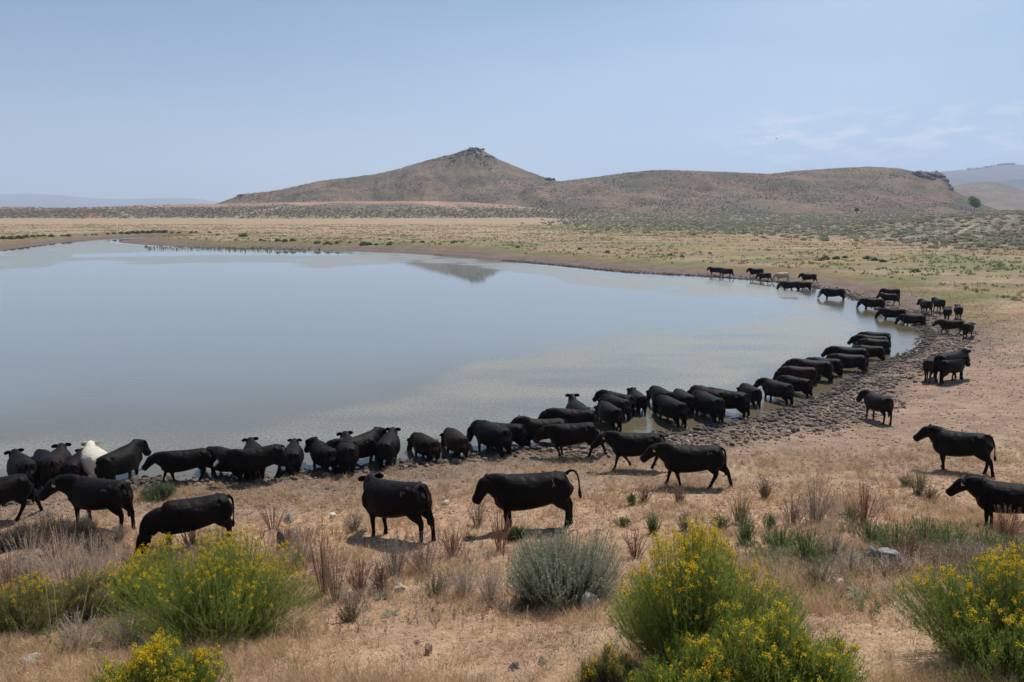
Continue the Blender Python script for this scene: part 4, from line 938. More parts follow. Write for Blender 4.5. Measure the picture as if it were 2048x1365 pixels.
def litter():
    P_, W_, C_ = [], [], []
    def dens(u, v, x, y): return np.clip(.55+.7*fbm(x*.9, y*.9, 3, 211), 0, 1)*(1-.7*sand(u, v))
    for (n, y0, y1, L0, L1, w) in ((110000, 3.2, 8, .03, .14, .0018), (140000, 8, 15, .04, .16, .003), (90000, 15, 26, .05, .17, .0042), (80000, 26, 55, .08, .26, .009)):
        x, y, z, u, v, d = scatter_px(n, y0, y1, dens); N = len(x); a = rnd(0, 2*math.pi, N); L = rnd(L0, L1, N)
        dr = np.stack([np.cos(a)*L, np.sin(a)*L], 1); q = np.stack([x, y], 1)
        pts_ = []
        for t in (-.5, 0, .5):
            xx, yy = x+dr[:, 0]*t, y+dr[:, 1]*t; zz = height(xx, yy, d)+rnd(.004, .03, N)+(.012 if t == 0 else 0); pts_.append(np.stack([xx, yy, zz], 1))
        c = tint((.58, .43, .28), N, .32); k = rnd(0, 1, N) < .25; c[k] = tint((.30, .22, .17), int(k.sum()), .25)
        P_.append(np.stack(pts_, 1)); C_.append(c); W_.append(np.full((N, 3), w))
    P = np.concatenate(P_); s = P[:, 2]-P[:, 0]; sd = np.stack([-s[:, 1], s[:, 0], rnd(-.05, .05, len(s))], 1); sd /= np.linalg.norm(sd, axis=1)[:, None]
    o = link('straw_litter', np_mesh('straw_litter', *ribbons(P, np.concatenate(W_), np.concatenate(C_), sd)), M['grass'])
    tag(o, 'flattened straw and stalk litter on the soil', 'straw', kind='stuff')
litter()
# long pale culms rising in front of the shrubs
def culms():
    P_, C_ = [], []
    for (u0, v0, u1, v1) in [(445,1275,445,1150),(385,1285,415,1168),(165,1290,225,1190),(160,1275,190,1180),(585,1290,600,1210),(640,1265,620,1200),(545,1300,563,1230),(470,1300,362,1198),
                             (60,1275,20,1225),(105,1280,112,1180),(120,1290,128,1185),(300,1300,215,1260),(500,1285,640,1240),(345,1290,410,1230),(430,1290,470,1230),(1050,1270,1055,1200),(1046,1225,1048,1290),(1250,1290,1262,1250),(1180,1250,1170,1200)]:
        b = hit(u0, max(v0, v1)); rg = np.linalg.norm(b-np.array([0, 0, CAMZ])); h = abs(v0-v1)*rg/F; dx = (u1-u0)*rg/F
        t = np.array([0, .4, .75, 1]); P_.append(np.stack([b[0]+dx*t**1.2, b[1]-.1*t, b[2]+h*t*1.02], 1)); C_.append((.55, .47, .33))
    P = np.array(P_); o = link('dry_grass', np_mesh('culms', *ribbons(P, np.array([[.0028, .0022, .0020, .0030]])*np.ones((len(P), 1)), np.array(C_), np.tile([[1., 0, 0]], (len(P), 1)))), M['grass'])
    tag(o, 'long pale grass stalks in front of the left shrubs', 'grass', kind='stuff')
culms()
# ------------------------------------------------------------------ clods, stones, rocks
def lump_batch(x, y, z, r, flat, cols, nsub=6, jag=.35):
    """many rough lumps as one mesh of quads (n by nsub ring lumps)"""
    N = len(x); K = nsub; rings = [(-.5, .75), (.05, 1.0), (.55, .72), (.85, .28)]
    th = np.arange(K)*2*math.pi/K; V = np.zeros((N, len(rings), K, 3)); a0 = rnd(0, 6.28, N)
    st = rnd(.7, 1.5, N)
    for j, (h_, rr) in enumerate(rings):
        rad = r[:, None]*rr*(1+rnd(-jag, jag, (N, K))); ang = th[None]+a0[:, None]+.3*j
        X = np.cos(ang)*rad*st[:, None]; Y = np.sin(ang)*rad
        V[:, j, :, 0] = x[:, None]+X; V[:, j, :, 1] = y[:, None]+Y; V[:, j, :, 2] = z[:, None]+r[:, None]*flat*(h_+rnd(-.14, .14, (N, K)))
    R_ = len(rings); base = np.arange(N)[:, None, None]*R_*K; jj = np.arange(R_-1)[None, :, None]*K; kk = np.arange(K)[None, None]; k2 = (kk+1) % K
    Q = np.stack([base+jj+kk, base+jj+k2, base+jj+K+k2, base+jj+K+kk], -1).reshape(-1, 4)
    top = np.arange(N)[:, None]*R_*K+(R_-1)*K
    T = np.concatenate([np.concatenate([top, top+1, top+2, top+3], 1), np.concatenate([top, top+3, top+4, top+5], 1)]) if K == 6 else np.zeros((0, 4), int)
    return V.reshape(-1, 3), np.concatenate([Q, T]), np.repeat(cols, R_*K, 0)
def clods():
    n = 560000; y = np.sqrt(rnd(18**2, 120**2, n)); x = rnd(-.8, .9, n)*y; d = sdist(x, y); u, v = project(x, y, y*0)
    wid = np.interp(u, [0, 900, 1150, 1450, 1650, 1850, 1900], [.75, .9, 1.4, 2.5, 2.9, 3.0, 2.6]); wid = np.where(y > 60, 2.0, wid)
    pr = np.clip(1.1-d/wid+.3*fbm(x/2.2, y/2.2, 3, 72), 0, 1)*(d > -.6)*np.where(y > 60, .35, 1)*np.where(y < 60, np.clip(60/y, 0, 3)/1.2, 1)
    k = rnd(0, 1, n) < pr*(.9+.8*vnoise(x*1.2, y*1.2, 71)); x, y, d = x[k], y[k], d[k]
    r = (.028+.085*rnd(0, 1, len(x))**2.2)*np.where(y > 50, 1.2, 1); z = np.maximum(height(x, y, d), -.06)+r*.12
    c = tint((.18, .132, .105), len(x), .4); w = d < .5; c[w] *= .5; pale = (rnd(0, 1, len(x)) < .09) & ~w; c[pale] = tint((.36, .30, .26), int(pale.sum()), .2)
    o = link('mud_clods', np_mesh('mud_clods', *lump_batch(x, y, z, r, .95, c, jag=.6)), M['rock']); tag(o, 'trampled grey-brown clods of mud along the waterline', 'mud', kind='stuff')
    n = 90000; y = np.sqrt(rnd(17**2, 75**2, n)); x = rnd(-.7, .85, n)*y; d = sdist(x, y); k = (d > 1) & (rnd(0, 1, n) < np.clip(1.1-d/22, .12, 1)*vnoise(x*.7, y*.7, 73)); x, y, d = x[k], y[k], d[k]
    r = rnd(.012, .045, len(x)); z = height(x, y, d)+r*.1; c = ground_colour(x, y, z, d)[:, :3]*rnd(.6, 1.2, (len(x), 1))
    o = link('dirt_crumbs', np_mesh('dirt_crumbs', *lump_batch(x, y, z, r, .9, c, jag=.45)), M['rock']); tag(o, 'loose crumbs of trodden dirt above the shore', 'dirt', kind='stuff')
    # gravel and crumbs on the slope
    n = 26000; y = np.sqrt(rnd(3.3**2, 20**2, n)); x = rnd(-.85, .85, n)*(y+1); d = sdist(x, y); k = d > 1.5; x, y, d = x[k], y[k], d[k]
    r = rnd(.003, .011, len(x))*rnd(.4, 1.5, len(x))*(1+y/16); z = height(x, y, d)+r*.2; c = tint((.30, .21, .15), len(x), .4)
    o = link('gravel', np_mesh('gravel', *lump_batch(x, y, z, r, .7, c)), M['rock']); tag(o, 'crumbs of soil and small gravel on the slope', 'gravel', kind='stuff')
clods()
def rock(label, u, v, wpx, hpx, seed, col=(.36, .32, .29), name='rock', sx=1.0, group=None, cat='rock'):
    rr = np.random.default_rng(seed); p = hit(u, v); rg = np.linalg.norm(p-np.array([0, 0, CAMZ])); R = wpx/2*rg/F; H = hpx*rg/F
    import bmesh
    bm = bmesh.new(); bmesh.ops.create_icosphere(bm, subdivisions=4, radius=1)
    pl = [(rr.normal(size=3), rr.uniform(.55, .85)) for _ in range(11)]
    for vt in bm.verts:
        q = np.array(vt.co)
        for nrm, dd in pl:
            nn = nrm/np.linalg.norm(nrm); e = q@nn-dd
            if e > 0: q = q-nn*e*.9
        q = q*(1+.05*float(fbm(np.array([q[0]*3+seed]), np.array([q[1]*3+q[2]*2]), 3, 5)[0])); vt.co = (q[0]*R*1.25, q[1]*R*1.0*sx, q[2]*H*.8)
    me = bpy.data.meshes.new(name); bm.to_mesh(me); bm.free()
    a = me.color_attributes.new('Col', 'FLOAT_COLOR', 'POINT'); a.data.foreach_set('color', np.tile(np.array([*col, 1], np.float32), len(me.vertices)))
    o = link(name, me, M['rock']); o.location = p+np.array([0, 0, H*.3]); o.rotation_euler = (rr.uniform(-.15, .15), rr.uniform(-.15, .15), rr.uniform(0, 3)); tag(o, label, cat, group)
rock('large angular grey rock among dead branches on the right', 1776, 1140, 40, 34, 1, (.22, .205, .20))
rock('darker grey rock leaning on the left of the large angular one', 1745, 1134, 30, 30, 22, (.17, .155, .15))
rock('pale rounded rock between the sagebrush and the tallest flowering shrub', 1180, 1218, 34, 30, 33, (.42, .38, .33))
rock('small round pale stone at the top of the sandy patch', 800, 1186, 20, 17, 4, (.42, .36, .28))
rock('white stone on the straw left of the turning cow', 665, 1036, 14, 9, 5, (.60, .56, .50))
rock('small white stone right of the turning cow, nearer one', 892, 1010, 12, 9, 6, (.60, .56, .50))
rock('small pale stone right of the turning cow, farther one', 884, 1003, 10, 9, 7, (.50, .46, .40))
rock('flat tan stone behind the bottom-left flowering shrub', 325, 1300, 34, 14, 8, (.38, .30, .24))
rock('grey flat stone at the lower left', 62, 1322, 28, 8, 9, (.30, .27, .25))
rock('brown clod of earth standing in the sandy patch', 857, 1306, 18, 20, 10, (.24, .16, .11))
rock('dark stone near the bottom edge in the middle', 1028, 1336, 22, 16, 11, (.15, .13, .12))
rock('dark stone right of the one near the bottom edge', 1085, 1322, 22, 12, 12, (.14, .11, .09))
rock('pale stone half buried left of the broad-leaved plant', 1672, 1172, 36, 12, 13, (.44, .38, .33))
rock('weathered dark stump with pale top beside the large left shrub', 562, 1104, 20, 44, 14, (.15, .125, .11), 'stump', 1.0, None, 'stump')
rock('grey stone leaning against the weathered stump', 578, 1040, 22, 14, 15, (.24, .22, .20))
# broad-leaved plants on the sand
def mullein(label, u, v, wpx, seed, col=(.19, .21, .12), n=10):
    rr = np.random.default_rng(seed); p = hit(u, v); rg = np.linalg.norm(p-np.array([0, 0, CAMZ])); R = wpx/2*rg/F
    P = []; W = []
    for i in range(n):
        a = 2*math.pi*i/n+rr.uniform(-.3, .3); L = R*rr.uniform(.7, 1.2); t = np.array([0, .3, .6, .85, 1])
        P.append(np.stack([np.cos(a)*L*t, np.sin(a)*L*t, L*(.75*t-.55*t**2)+.01], 1)); W.append(L*.15*np.array([.25, .7, 1, .7, .1]))
    P = np.array(P); side = np.cross(P[:, -1]-P[:, 0], [0, 0, 1]); side /= np.linalg.norm(side, axis=1)[:, None]
    o = link('leafy_plant', np_mesh('leafy_plant', *ribbons(P, np.array(W), tint(col, n, .15), side), True), M['leaf']); o.location = p; tag(o, label, 'plant', 'broad-leaved plants on the sand')
mullein('pale broad-leaved plant in front of the large grey rock', 1722, 1205, 60, 401)
mullein('grey-green broad-leaved plant left of the thin rust weed', 685, 1195, 44, 402)
mullein('broad-leaved plant in the middle of the sandy patch', 780, 1230, 36, 403)
mullein('broad-leaved plant left of the small round stone', 765, 1200, 34, 404)
mullein('small broad-leaved plant below the sagebrush', 1000, 1215, 24, 405, n=6)
mullein('tiny leafy plant right of the sandy patch', 1095, 1205, 24, 406, n=6)
mullein('small leafy plant at the left end of the sandy patch', 735, 1245, 26, 407, n=6)
mullein('little leafy plant near the bottom of the sandy patch', 815, 1240, 22, 408, n=6)
# ------------------------------------------------------------------ shrubs of the far shore and the flats
def bush_mesh(seed, n, col, flat=.8, leaf=.16):
    r = np.random.default_rng(seed); a = r.uniform(0, 6.283, n); ph = np.arccos(r.uniform(0, 1, n)); q = r.uniform(.55, 1, n)**.5*(1+.25*np.sin(a*3+seed)*np.sin(ph))
    P = np.stack([np.sin(ph)*np.cos(a)*q, np.sin(ph)*np.sin(a)*q, np.cos(ph)*q*flat+.05], 1)
    nn = P+r.normal(size=P.shape)*.5; nn /= np.linalg.norm(nn, axis=1)[:, None]; t1 = np.cross(nn, r.normal(size=P.shape)); t1 /= np.linalg.norm(t1, axis=1)[:, None]; t2 = np.cross(nn, t1)
    s = leaf*r.uniform(.6, 1.4, n)[:, None]
    V = np.stack([P-t1*s-t2*s, P+t1*s-t2*s*.6, P+t1*s+t2*s, P-t1*s*.5+t2*s], 1).reshape(-1, 3)
    C = np.repeat(tint(col, n, .3), 4, 0)
    return V, np.arange(len(V)).reshape(-1, 4), C
SAGE = [np_mesh('sage', *bush_mesh(500+i, 170, c)) for i, c in enumerate([(.40, .37, .28), (.36, .35, .25), (.44, .41, .31), (.30, .31, .19)])]
WILLOW = [np_mesh('willow', *bush_mesh(520+i, 200, c, .9)) for i, c in enumerate([(.15, .20, .09), (.17, .22, .10), (.13, .185, .085)])]
for me_ in SAGE+WILLOW: me_.materials.append(M['bush'])
def place(name, me, x, y, s, sz, label, cat, group):
    o = bpy.data.objects.new(name, me); COL.objects.link(o); z = float(height(x, y)); o.location = (x, y, z-.05)
    o.scale = (s*random.uniform(.85, 1.25), s, sz); o.rotation_euler[2] = random.uniform(0, 6.28); tag(o, label, cat, group); return o
FB = [(8,479,11),(22,479,12),(38,478,12),(52,476,11),(66,475,9),(78,474,8),(88,473,7),(102,474,9),(125,473,6),(137,473,9),(170,472,4),(185,471,4),(193,471,5),
 (216,470,6),(228,469,7),(243,468,8),(256,468,9),(266,467,8),(275,468,9),(286,467,9),(297,467,9),(308,466,9),(318,466,9),(330,466,10),(344,467,6),(358,467,6),(383,467,7),(392,466,6),(420,467,7),(487,474,12),(436,471,7),
 (471,481,5),(522,482,7),(530,483,5),(556,483,10),(570,484,10),(586,483,9),(634,488,10),(655,488,9),(674,488,8),(648,490,5),(663,490,6),(727,491,13),(738,491,10),(753,491,7),(778,491,9),(781,487,6),(845,486,8),(910,485,7),(905,487,7),(925,485,6),
 (1035,496,8),(1052,508,5),(760,480,5),(778,480,6),(827,485,6),(880,490,5),(700,487,5),(1160,500,8),(1215,506,9),(1340,512,8),(1365,515,8),(1420,508,7),(1650,520,14),(1672,519,12),(1690,517,9),(1733,519,12),(1748,522,13),(1765,525,11),(1640,522,8),(1830,545,13)]
for k_, (u_, v_, w_) in enumerate(FB):
    p = hit(u_, v_); s_ = w_/2*p[1]/F; place('green_bush', WILLOW[k_ % 3], p[0], p[1], s_*1.2, s_*1.15, 'dark green bush on the flat along the far shore', 'bush', 'dark green bushes along the far shore')
def sage_field():
    n = 60000; y = np.sqrt(rnd(120**2, 640**2, n)); x = rnd(.0, .80, n)*y; d = sdist(x, y); z = height(x, y, d, False); C = ground_colour(x, y, z, d); a = C[:, 3]
    u, v = project(x, y, z); bare = sm(.3, .9, fbm(x/9, y/9, 3, 601)+.3)
    k = (rnd(0, 1, n) < a*.9*(1-.4*bare)) & (d > 20) & (u < 2180) & (y < 640); x, y = x[k], y[k]
    o_ = np.argsort(y); x, y = x[o_], y[o_]; print('sage', len(x))
    m = 230
    for i in range(m):
        place('sage_shrub', SAGE[i % 4], float(x[i]), float(y[i]), random.uniform(.5, 1.15), random.uniform(.4, .8), 'grey-green sage shrub on the flat beyond the right shore', 'shrub', 'sage shrubs on the flat')
    q_ = RNG.permutation(np.arange(m, len(x)))[:11000]; x, y = x[q_], y[q_]; N = len(x); z = height(x, y); s = rnd(.35, .9, N)
    tem = [bush_mesh(600+i, 26, (1, 1, 1), .75, .33) for i in range(5)]; Vs, Cs = [], []
    base = np.array([(.43, .39, .29), (.39, .36, .26), (.48, .43, .32), (.32, .33, .21)])
    for j in range(5):
        q = np.arange(j, N, 5); V = tem[j][0][None]*s[q][:, None, None]*np.array([1, 1, .8]); V = V+np.stack([x[q], y[q], z[q]], 1)[:, None]
        c = base[RNG.integers(0, 4, len(q))]*rnd(.8, 1.2, (len(q), 1)); Cs.append((c[:, None]*tem[j][2][None]).reshape(-1, 3)); Vs.append(V.reshape(-1, 3))
    V = np.concatenate(Vs); o = link('sagebrush_flat', np_mesh('sagebrush_flat', V, np.arange(len(V)).reshape(-1, 4), np.clip(np.concatenate(Cs), 0, 1)), M['bush']); tag(o, 'sagebrush covering the flat below the rounded hill', 'sagebrush', kind='stuff')
sage_field()
def hill_cover(G, n, name, label, dens, s0, s1, col, seed, nq=14):
    """low shrubs over a hill's own surface"""
    global RNG; RNG = np.random.default_rng(seed); X, Y, Z, S = G; r, c = X.shape
    fr = np.where(S[:, 0] <= 0.02)[0].max(); i = rnd(0, fr-1.001, n); j = rnd(0, c-1.001, n); i0, j0 = i.astype(int), j.astype(int); fi, fj = i-i0, j-j0
    def bl(A): return A[i0, j0]*(1-fi)*(1-fj)+A[i0+1, j0]*fi*(1-fj)+A[i0, j0+1]*(1-fi)*fj+A[i0+1, j0+1]*fi*fj
    x, y, z = bl(X), bl(Y), bl(Z); k = rnd(0, 1, n) < dens(x, y, z, *project(x, y, z)); x, y, z = x[k], y[k], z[k]; N = len(x); s = rnd(s0, s1, N)
    T = bush_mesh(seed, nq, (1, 1, 1), .8, .42); V = T[0][None]*s[:, None, None]; V = V+np.stack([x, y, z-.1], 1)[:, None]
    C = (np.array(col)[None, None]*T[2][None]*rnd(.75, 1.25, (N, 1, 1))).reshape(-1, 3)
    o = link(name, np_mesh(name, V.reshape(-1, 3), np.arange(N*nq*4).reshape(-1, 4), np.clip(C, 0, 1)), M['bush']); tag(o, label, 'sagebrush', kind='stuff')
hill_cover(PKG, 24000, 'hill_scrub', 'scattered scrub on the pointed hill', lambda x, y, z, u, v: np.clip(.45+1.3*fbm(x/30, y/30, 3, 701), 0, 1), .2, .62, (.21, .18, .138), 710)
hill_cover(H2G, 30000, 'hill_scrub', 'scattered scrub on the long rounded hill', lambda x, y, z, u, v: np.clip(.42+1.2*fbm(x/30, y/30, 3, 702), 0, 1), .2, .6, (.21, .178, .138), 711)
hill_cover(BNG, 26000, 'hill_scrub', 'sage growing over the low bank', lambda x, y, z, u, v: sm(409, 424, v+8*fbm(x/15, y/8, 3, 703))*.55*(1-.8*sm(434, 439, v)), .3, .75, (.24, .215, .17), 712)
def crags(pts, name, label, seed, n, spread, r0, r1, col, D):
    global RNG; RNG = np.random.default_rng(seed); P = []
    for (u, v, w) in pts:
        for _ in range(int(n*w)):
            P.append((u+RNG.normal()*spread[0], v+abs(RNG.normal())*spread[1]))
    X, Y, Z = [], [], []
    for (u, v) in P:
        q = at_depth(u, v, D-RNG.uniform(0, 14)-max(0, v-pts[0][1])*1.0); X.append(q[0]); Y.append(q[1]); Z.append(q[2])
    N = len(X); V, Q, C = lump_batch(np.array(X), np.array(Y), np.array(Z), rnd(r0, r1, N), 1.0, tint(col, N, .25), jag=.4)
    o = link(name, np_mesh(name, V, Q, C), M['rock']); tag(o, label, 'crag', kind='stuff' if seed == 802 else None)
crags([(1838,347,1.2),(1850,350,1.5),(1862,349,1.3),(1872,350,1.8),(1879,355,2),(1884,363,2),(1888,371,1.6),(1893,380,1.2),(1870,362,1.3),(1862,372,1.2),(1880,380,1.2),(1850,360,.8)], 'rock_outcrop', 'dark jagged crag at the right end of the long rounded hill', 801, 26, (4, 3), 1.2, 3.8, (.07, .06, .056), 748)
crags([(948,297,1),(940,299,.7),(955,298,.8),(962,301,.7),(925,303,.9),(912,308,.7),(900,311,.5),(972,308,.4),(980,313,.6)], 'rock_outcrop', 'dark rocks crowning the pointed hill', 802, 10, (5, 2.5), .6, 1.6, (.13, .115, .10), 812)
crags([(1097,358,1.2),(1103,359,1)], 'rock_outcrop', 'small dark knob where the pointed hill meets the rounded one', 803, 9, (3, 1.5), .8, 1.8, (.10, .09, .08), 770)
crags([(1738,386,1),(1730,388,.8),(1745,387,.7)], 'rock_outcrop', 'dark rock patch on the face of the long rounded hill', 804, 12, (6, 3), .8, 1.9, (.09, .082, .075), 690)
crags([(484,390,1),(478,391,.6)], 'rock_outcrop', 'small rocks on the left foot of the pointed hill', 805, 9, (3, 1), .6, 1.5, (.12, .11, .09), 812)
# ------------------------------------------------------------------ the lone tree, junipers, posts, bird, far pines
def tree(label, u, vb, wpx, hpx, Y, seed, col, group=None, n=1400, name='tree'):
    global RNG; RNG = np.random.default_rng(seed)
    p = at_depth(u, vb, Y); s = Y/F; R = wpx/2*s; H = hpx*s
    root = bpy.data.objects.new(name, None); COL.objects.link(root); root.location = p-np.array([0, 0, .3]); tag(root, label, 'tree', group)
    V, F_ = loft([(0, 0, -.5), (0, 0, H*.2), (.03*R, 0, H*.4), (0, .03*R, H*.7)], [.06*R, .045*R, .035*R, .01*R], [.06*R, .045*R, .035*R, .01*R], lat=(1, 0, 0), n=8)
    for a in range(5):
        an = a*1.3+.4; e = (math.cos(an)*R*.55, math.sin(an)*R*.55, H*(.5+.05*a)); v_, f_ = loft([(0, 0, H*.18), (e[0]*.5, e[1]*.5, H*.36), e], [.03*R, .02*R, .008*R], [.03*R, .02*R, .008*R], lat=(-math.sin(an), math.cos(an), 0), n=6)
        o_ = len(V); V = V+v_; F_ = F_+[tuple(i+o_ for i in q) for q in f_]
    me = bpy.data.meshes.new('trunk'); me.from_pydata(V, [], F_); link('trunk', me, M['bark'], root)
    cs = []
    for i in range(16):
        a = rnd(0, 6.28); q = rnd(.1, .68)*R; zz = H*rnd(.28, .86); cs.append((math.cos(a)*q*(1-.35*(zz/H)**2), math.sin(a)*q, zz, rnd(.26, .42)*R))
    m = n//16; V = []; C = []
    for (a, b, c, r) in cs:
        d = RNG.normal(size=(m, 3)); d /= np.linalg.norm(d, axis=1)[:, None]; P = np.array([a, b, c])+d*r*rnd(.5, 1.1, (m, 1))*np.array([1, 1, .85])
        t1 = RNG.normal(size=(m, 3)); t1 /= np.linalg.norm(t1, axis=1)[:, None]; t2 = np.cross(t1, RNG.normal(size=(m, 3))); t2 /= np.linalg.norm(t2, axis=1)[:, None]; l = r*.2
        V.append(np.stack([P-t1*l, P-t2*l*.6, P+t1*l, P+t2*l*.6], 1).reshape(-1, 3)); C.append(np.repeat(tint(col, m, .3), 4, 0))
    V = np.concatenate(V); link('crown', np_mesh('crown', V, np.arange(len(V)).reshape(-1, 4), np.concatenate(C)), M['leaf'], root)
M['bark'] = flat_mat('bark', (.12, .095, .07), .9)
tree('lone bright green tree at the right foot of the rounded hill', 1949, 419, 29, 27, 520, 901, (.20, .27, .06), n=4200)
tree('small dark juniper low on the rounded hill', 1713, 425, 12, 9, 540, 902, (.05, .065, .04), 'junipers on the rounded hill')
tree('dark juniper on the skyline of the rounded hill', 1248, 350, 7, 5, 758, 903, (.05, .065, .04), 'junipers on the rounded hill', 600)
M['wood'] = flat_mat('old_wood', (.16, .13, .11), .9)
def post(label, u, vb, hpx, Y):
    p = at_depth(u, vb, Y); H = hpx*Y/F; r = .11
    V, F_ = loft([(0, 0, -.4), (0.01, 0, H*.5), (.03, .02, H*.97), (.03, .02, H)], [r, r*.95, r*.85, r*.6], [r, r*.95, r*.85, r*.6], lat=(1, 0, 0), n=8)
    me = bpy.data.meshes.new('fence_post'); me.from_pydata(V, [], F_); o = link('fence_post', me, M['wood']); o.location = p; tag(o, label, 'post', 'old fence posts by the low bank')
for q in [('fence post at the top of the bank trail', 523, 421, 10, 485), ('fence post right of the one at the top of the bank trail', 529, 418, 9, 490), ('leftmost of the row of posts on the dry flat', 423, 449, 6, 400),
          ('second post from the left on the dry flat', 431, 447, 6, 405), ('rightmost of the posts on the dry flat', 440, 446, 6, 408), ('fence post on the crest of the low bank', 574, 408, 6, 560)]: post(*q)
def bird():
    p = at_depth(1553, 278, 160); V = [(-.45,0,.12),(-.2,.05,.05),(0,.25,0),(.2,.05,.05),(.45,0,.12),(.2,-.08,.05),(0,-.3,0),(-.2,-.08,.05),(0,0,.06),(0,0,-.06)]
    rim = list(range(8)); Fc = [(rim[i], rim[(i+1) % 8], 8) for i in range(8)]+[(rim[(i+1) % 8], rim[i], 9) for i in range(8)]
    me = bpy.data.meshes.new('bird'); me.from_pydata(V, [], Fc); o = link('bird', me, M['eye']); o.location = p; o.rotation_euler = (.3, .2, .5); tag(o, 'tiny dark bird flying before the small cloud', 'bird')
bird()
def far_pines():
    us = np.concatenate([np.random.default_rng(5).uniform(1935, 2030, 90), np.random.default_rng(6).uniform(1995, 2028, 60)]); Vs, Qs, Cs = [], [], []; o = 0
    line = np.array([(1885,343),(1960,338),(2000,331),(2030,329),(2060,331)], float)
    for u in us:
        v = np.interp(u, line[:, 0], line[:, 1]); p = at_depth(u, v+.8, 4590); h = random.uniform(6, 14); r = h*.28
        T, Qd, Cc = bush_mesh(random.randint(0, 999), 16, (.05, .07, .05), 1, .5); Vs.append(T*np.array([r, r, h*.6])+p+np.array([0, 0, h*.2])); Qs.append(Qd+o); Cs.append(Cc); o += len(T)
    ob = link('pine_wood', np_mesh('pine_wood', np.concatenate(Vs), np.concatenate(Qs), np.concatenate(Cs)), M['bush']); tag(ob, 'pines along the skyline of the blue mountain', 'pines', kind='stuff')
far_pines()
def meadow():
    """rank grass and low green herbs of the far meadow, and sprouts standing in the shallows"""
    global RNG; RNG = np.random.default_rng(31)
    n = 60000; y = np.sqrt(rnd(42**2, 330**2, n)); x = rnd(-.8, .8, n)*y; d = sdist(x, y); z = height(x, y, d, False); u, v = project(x, y, z)
    nn = fbm(x/7, y/5, 3, 33); k = (d > 9+3*nn) & (rnd(0, 1, n) < np.clip(.35+1.2*nn, 0, 1)+1.3*blob(u, v, 1900, 536, 190, 18)*(nn > -.25)+.6*blob(u, v, 1280, 459, 200, 7)) & (u > -60) & (u < 2110); x, y, z = x[k], y[k], z[k]; C0 = ground_colour(x, y, z, d[k])[:, :3]; N = len(x)
    m = 4; L = rnd(.08, .26, (N*m)); b = np.stack([np.repeat(x, m)+rnd(-.3, .3, N*m), np.repeat(y, m)+rnd(-.3, .3, N*m), np.repeat(z, m)-.02], 1)
    P = np.stack([b, b+np.stack([rnd(-.1, .1, N*m), rnd(-.1, .1, N*m), L], 1)], 1); w = rnd(.05, .16, N*m)
    c = np.repeat(C0, m, 0)*rnd(1.1, 1.8, (N*m, 1)); gb = np.repeat(np.clip(.12+blob(u[k], v[k], 1900, 536, 190, 18)*1.2+blob(u[k], v[k], 1260, 458, 180, 6)*.8+blob(u[k], v[k], 620, 486, 300, 5)*.5, 0, .9), m); g_ = rnd(0, 1, N*m) < gb; L[g_] *= 1.5; c[g_] = tint((.22, .28, .105), int(g_.sum()), .3)
    o = link('meadow_grass', np_mesh('meadow_grass', *ribbons(P, np.stack([w, w*.7], 1), c)), M['grass']); tag(o, 'rough grass of the meadow around the pond', 'grass', kind='stuff')
    us = np.concatenate([rnd(290, 640, 420), rnd(450, 560, 120)]); vs = 497+(us-290)*.012+RNG.normal(size=len(us))*2.0; P_ = []
    for a, b_ in zip(us, vs):
        q = at_plane(a, b_); h = rnd(.15, .5); P_.append([[q[0], q[1], -.05], [q[0]+rnd(-.1, .1), q[1], h]])
    P = np.array(P_); w = rnd(.06, .16, len(P))
    o = link('water_weeds', np_mesh('water_weeds', *ribbons(P, np.stack([w, w*.5], 1), tint((.17, .20, .09), len(P), .3))), M['grass']); tag(o, 'green sprouts standing in the far shallows', 'weeds', kind='stuff')
meadow()

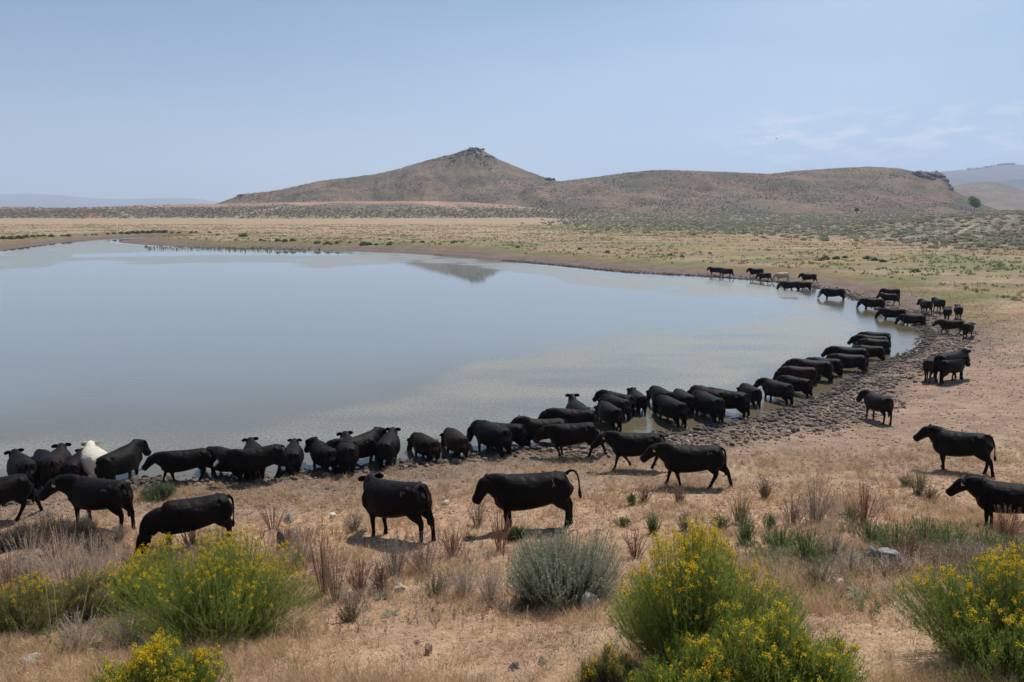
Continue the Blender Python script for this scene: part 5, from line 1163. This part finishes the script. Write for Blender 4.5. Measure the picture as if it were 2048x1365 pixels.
def weed_cover():
    """thick low growth between the single weeds: dead stalks, rust heads and green herbs"""
    global RNG; RNG = np.random.default_rng(91)
    n = 60000; y = np.sqrt(rnd(4.5**2, 17**2, n)); x = rnd(-.86, .86, n)*(y+1.2); d = sdist(x, y); z = height(x, y, d); u, v = project(x, y, z)
    nn = fbm(x*1.1, y*1.1, 3, 92); n3 = fbm(x*.7, y*.7, 3, 93)
    dead = np.maximum.reduce([blob(u, v, 90, 1140, 210, 75), blob(u, v, 620, 1140, 110, 70)*.7, blob(u, v, 880, 1165, 170, 50), blob(u, v, 1850, 1150, 240, 36), blob(u, v, 1640, 1040, 170, 34)*.45, blob(u, v, 400, 1105, 130, 25)*.7, blob(u, v, 700, 1220, 60, 40)*.5])
    grn = np.maximum.reduce([blob(u, v, 1860, 1108, 230, 34), blob(u, v, 1600, 1115, 130, 34)*.8, blob(u, v, 1700, 1190, 70, 30)*.35, blob(u, v, 150, 1260, 130, 40)*.4])
    for nm, lab, wgt, cols, h0, h1, lw in (('dead_weeds', 'low dead weed stalks between the taller weeds', dead, [(.50, .40, .32), (.33, .235, .19), (.27, .155, .115), (.58, .48, .38)], .10, .34, .0045), ('green_weeds', 'low green herbs on the right slope', grn, [(.20, .26, .10), (.16, .22, .08), (.24, .28, .12)], .08, .24, .006)):
        k = (rnd(0, 1, n) < wgt*np.clip(.55+1.5*nn, 0, 1)*.62) & (u > -140) & (u < 2190); X, Y, Z, U = x[k], y[k], z[k], n3[k]; N = len(X); m = 7
        L = np.repeat(rnd(h0, h1, N)*(1+.5*U), m)*rnd(.6, 1.1, N*m); a = rnd(0, 6.283, N*m); le = rnd(.05, .55, N*m); b = np.stack([np.repeat(X, m), np.repeat(Y, m), np.repeat(Z, m)-.01], 1); t = np.linspace(0, 1, 4)
        dr = np.stack([np.cos(a)*le, np.sin(a)*le, np.ones(N*m)], 1); P = b[:, None]+dr[:, None]*L[:, None, None]*t[None, :, None]; P += RNG.normal(scale=.006, size=P.shape)*t[None, :, None]
        ci = np.repeat(RNG.integers(0, len(cols), N), m); c = np.array(cols)[ci]*rnd(.75, 1.25, (N*m, 1))
        parts = [ribbons(P, np.array([[.0022, .002, .0016, .001]])*np.ones((N*m, 1)), c)]
        q = leaves_on(P, 9, .25, 1.0, .026 if nm == 'dead_weeds' else .034, lw, (1, 1, 1), 1.2, .8)
        parts.append((q[0], q[1], np.clip(q[2]*np.repeat(np.repeat(c, 9, 0), 6, 0), 0, 1)))
        o = link(nm, np_mesh(nm, *merge(parts)), M['leaf']); tag(o, lab, 'weeds', kind='stuff'); print(nm, N)
weed_cover()
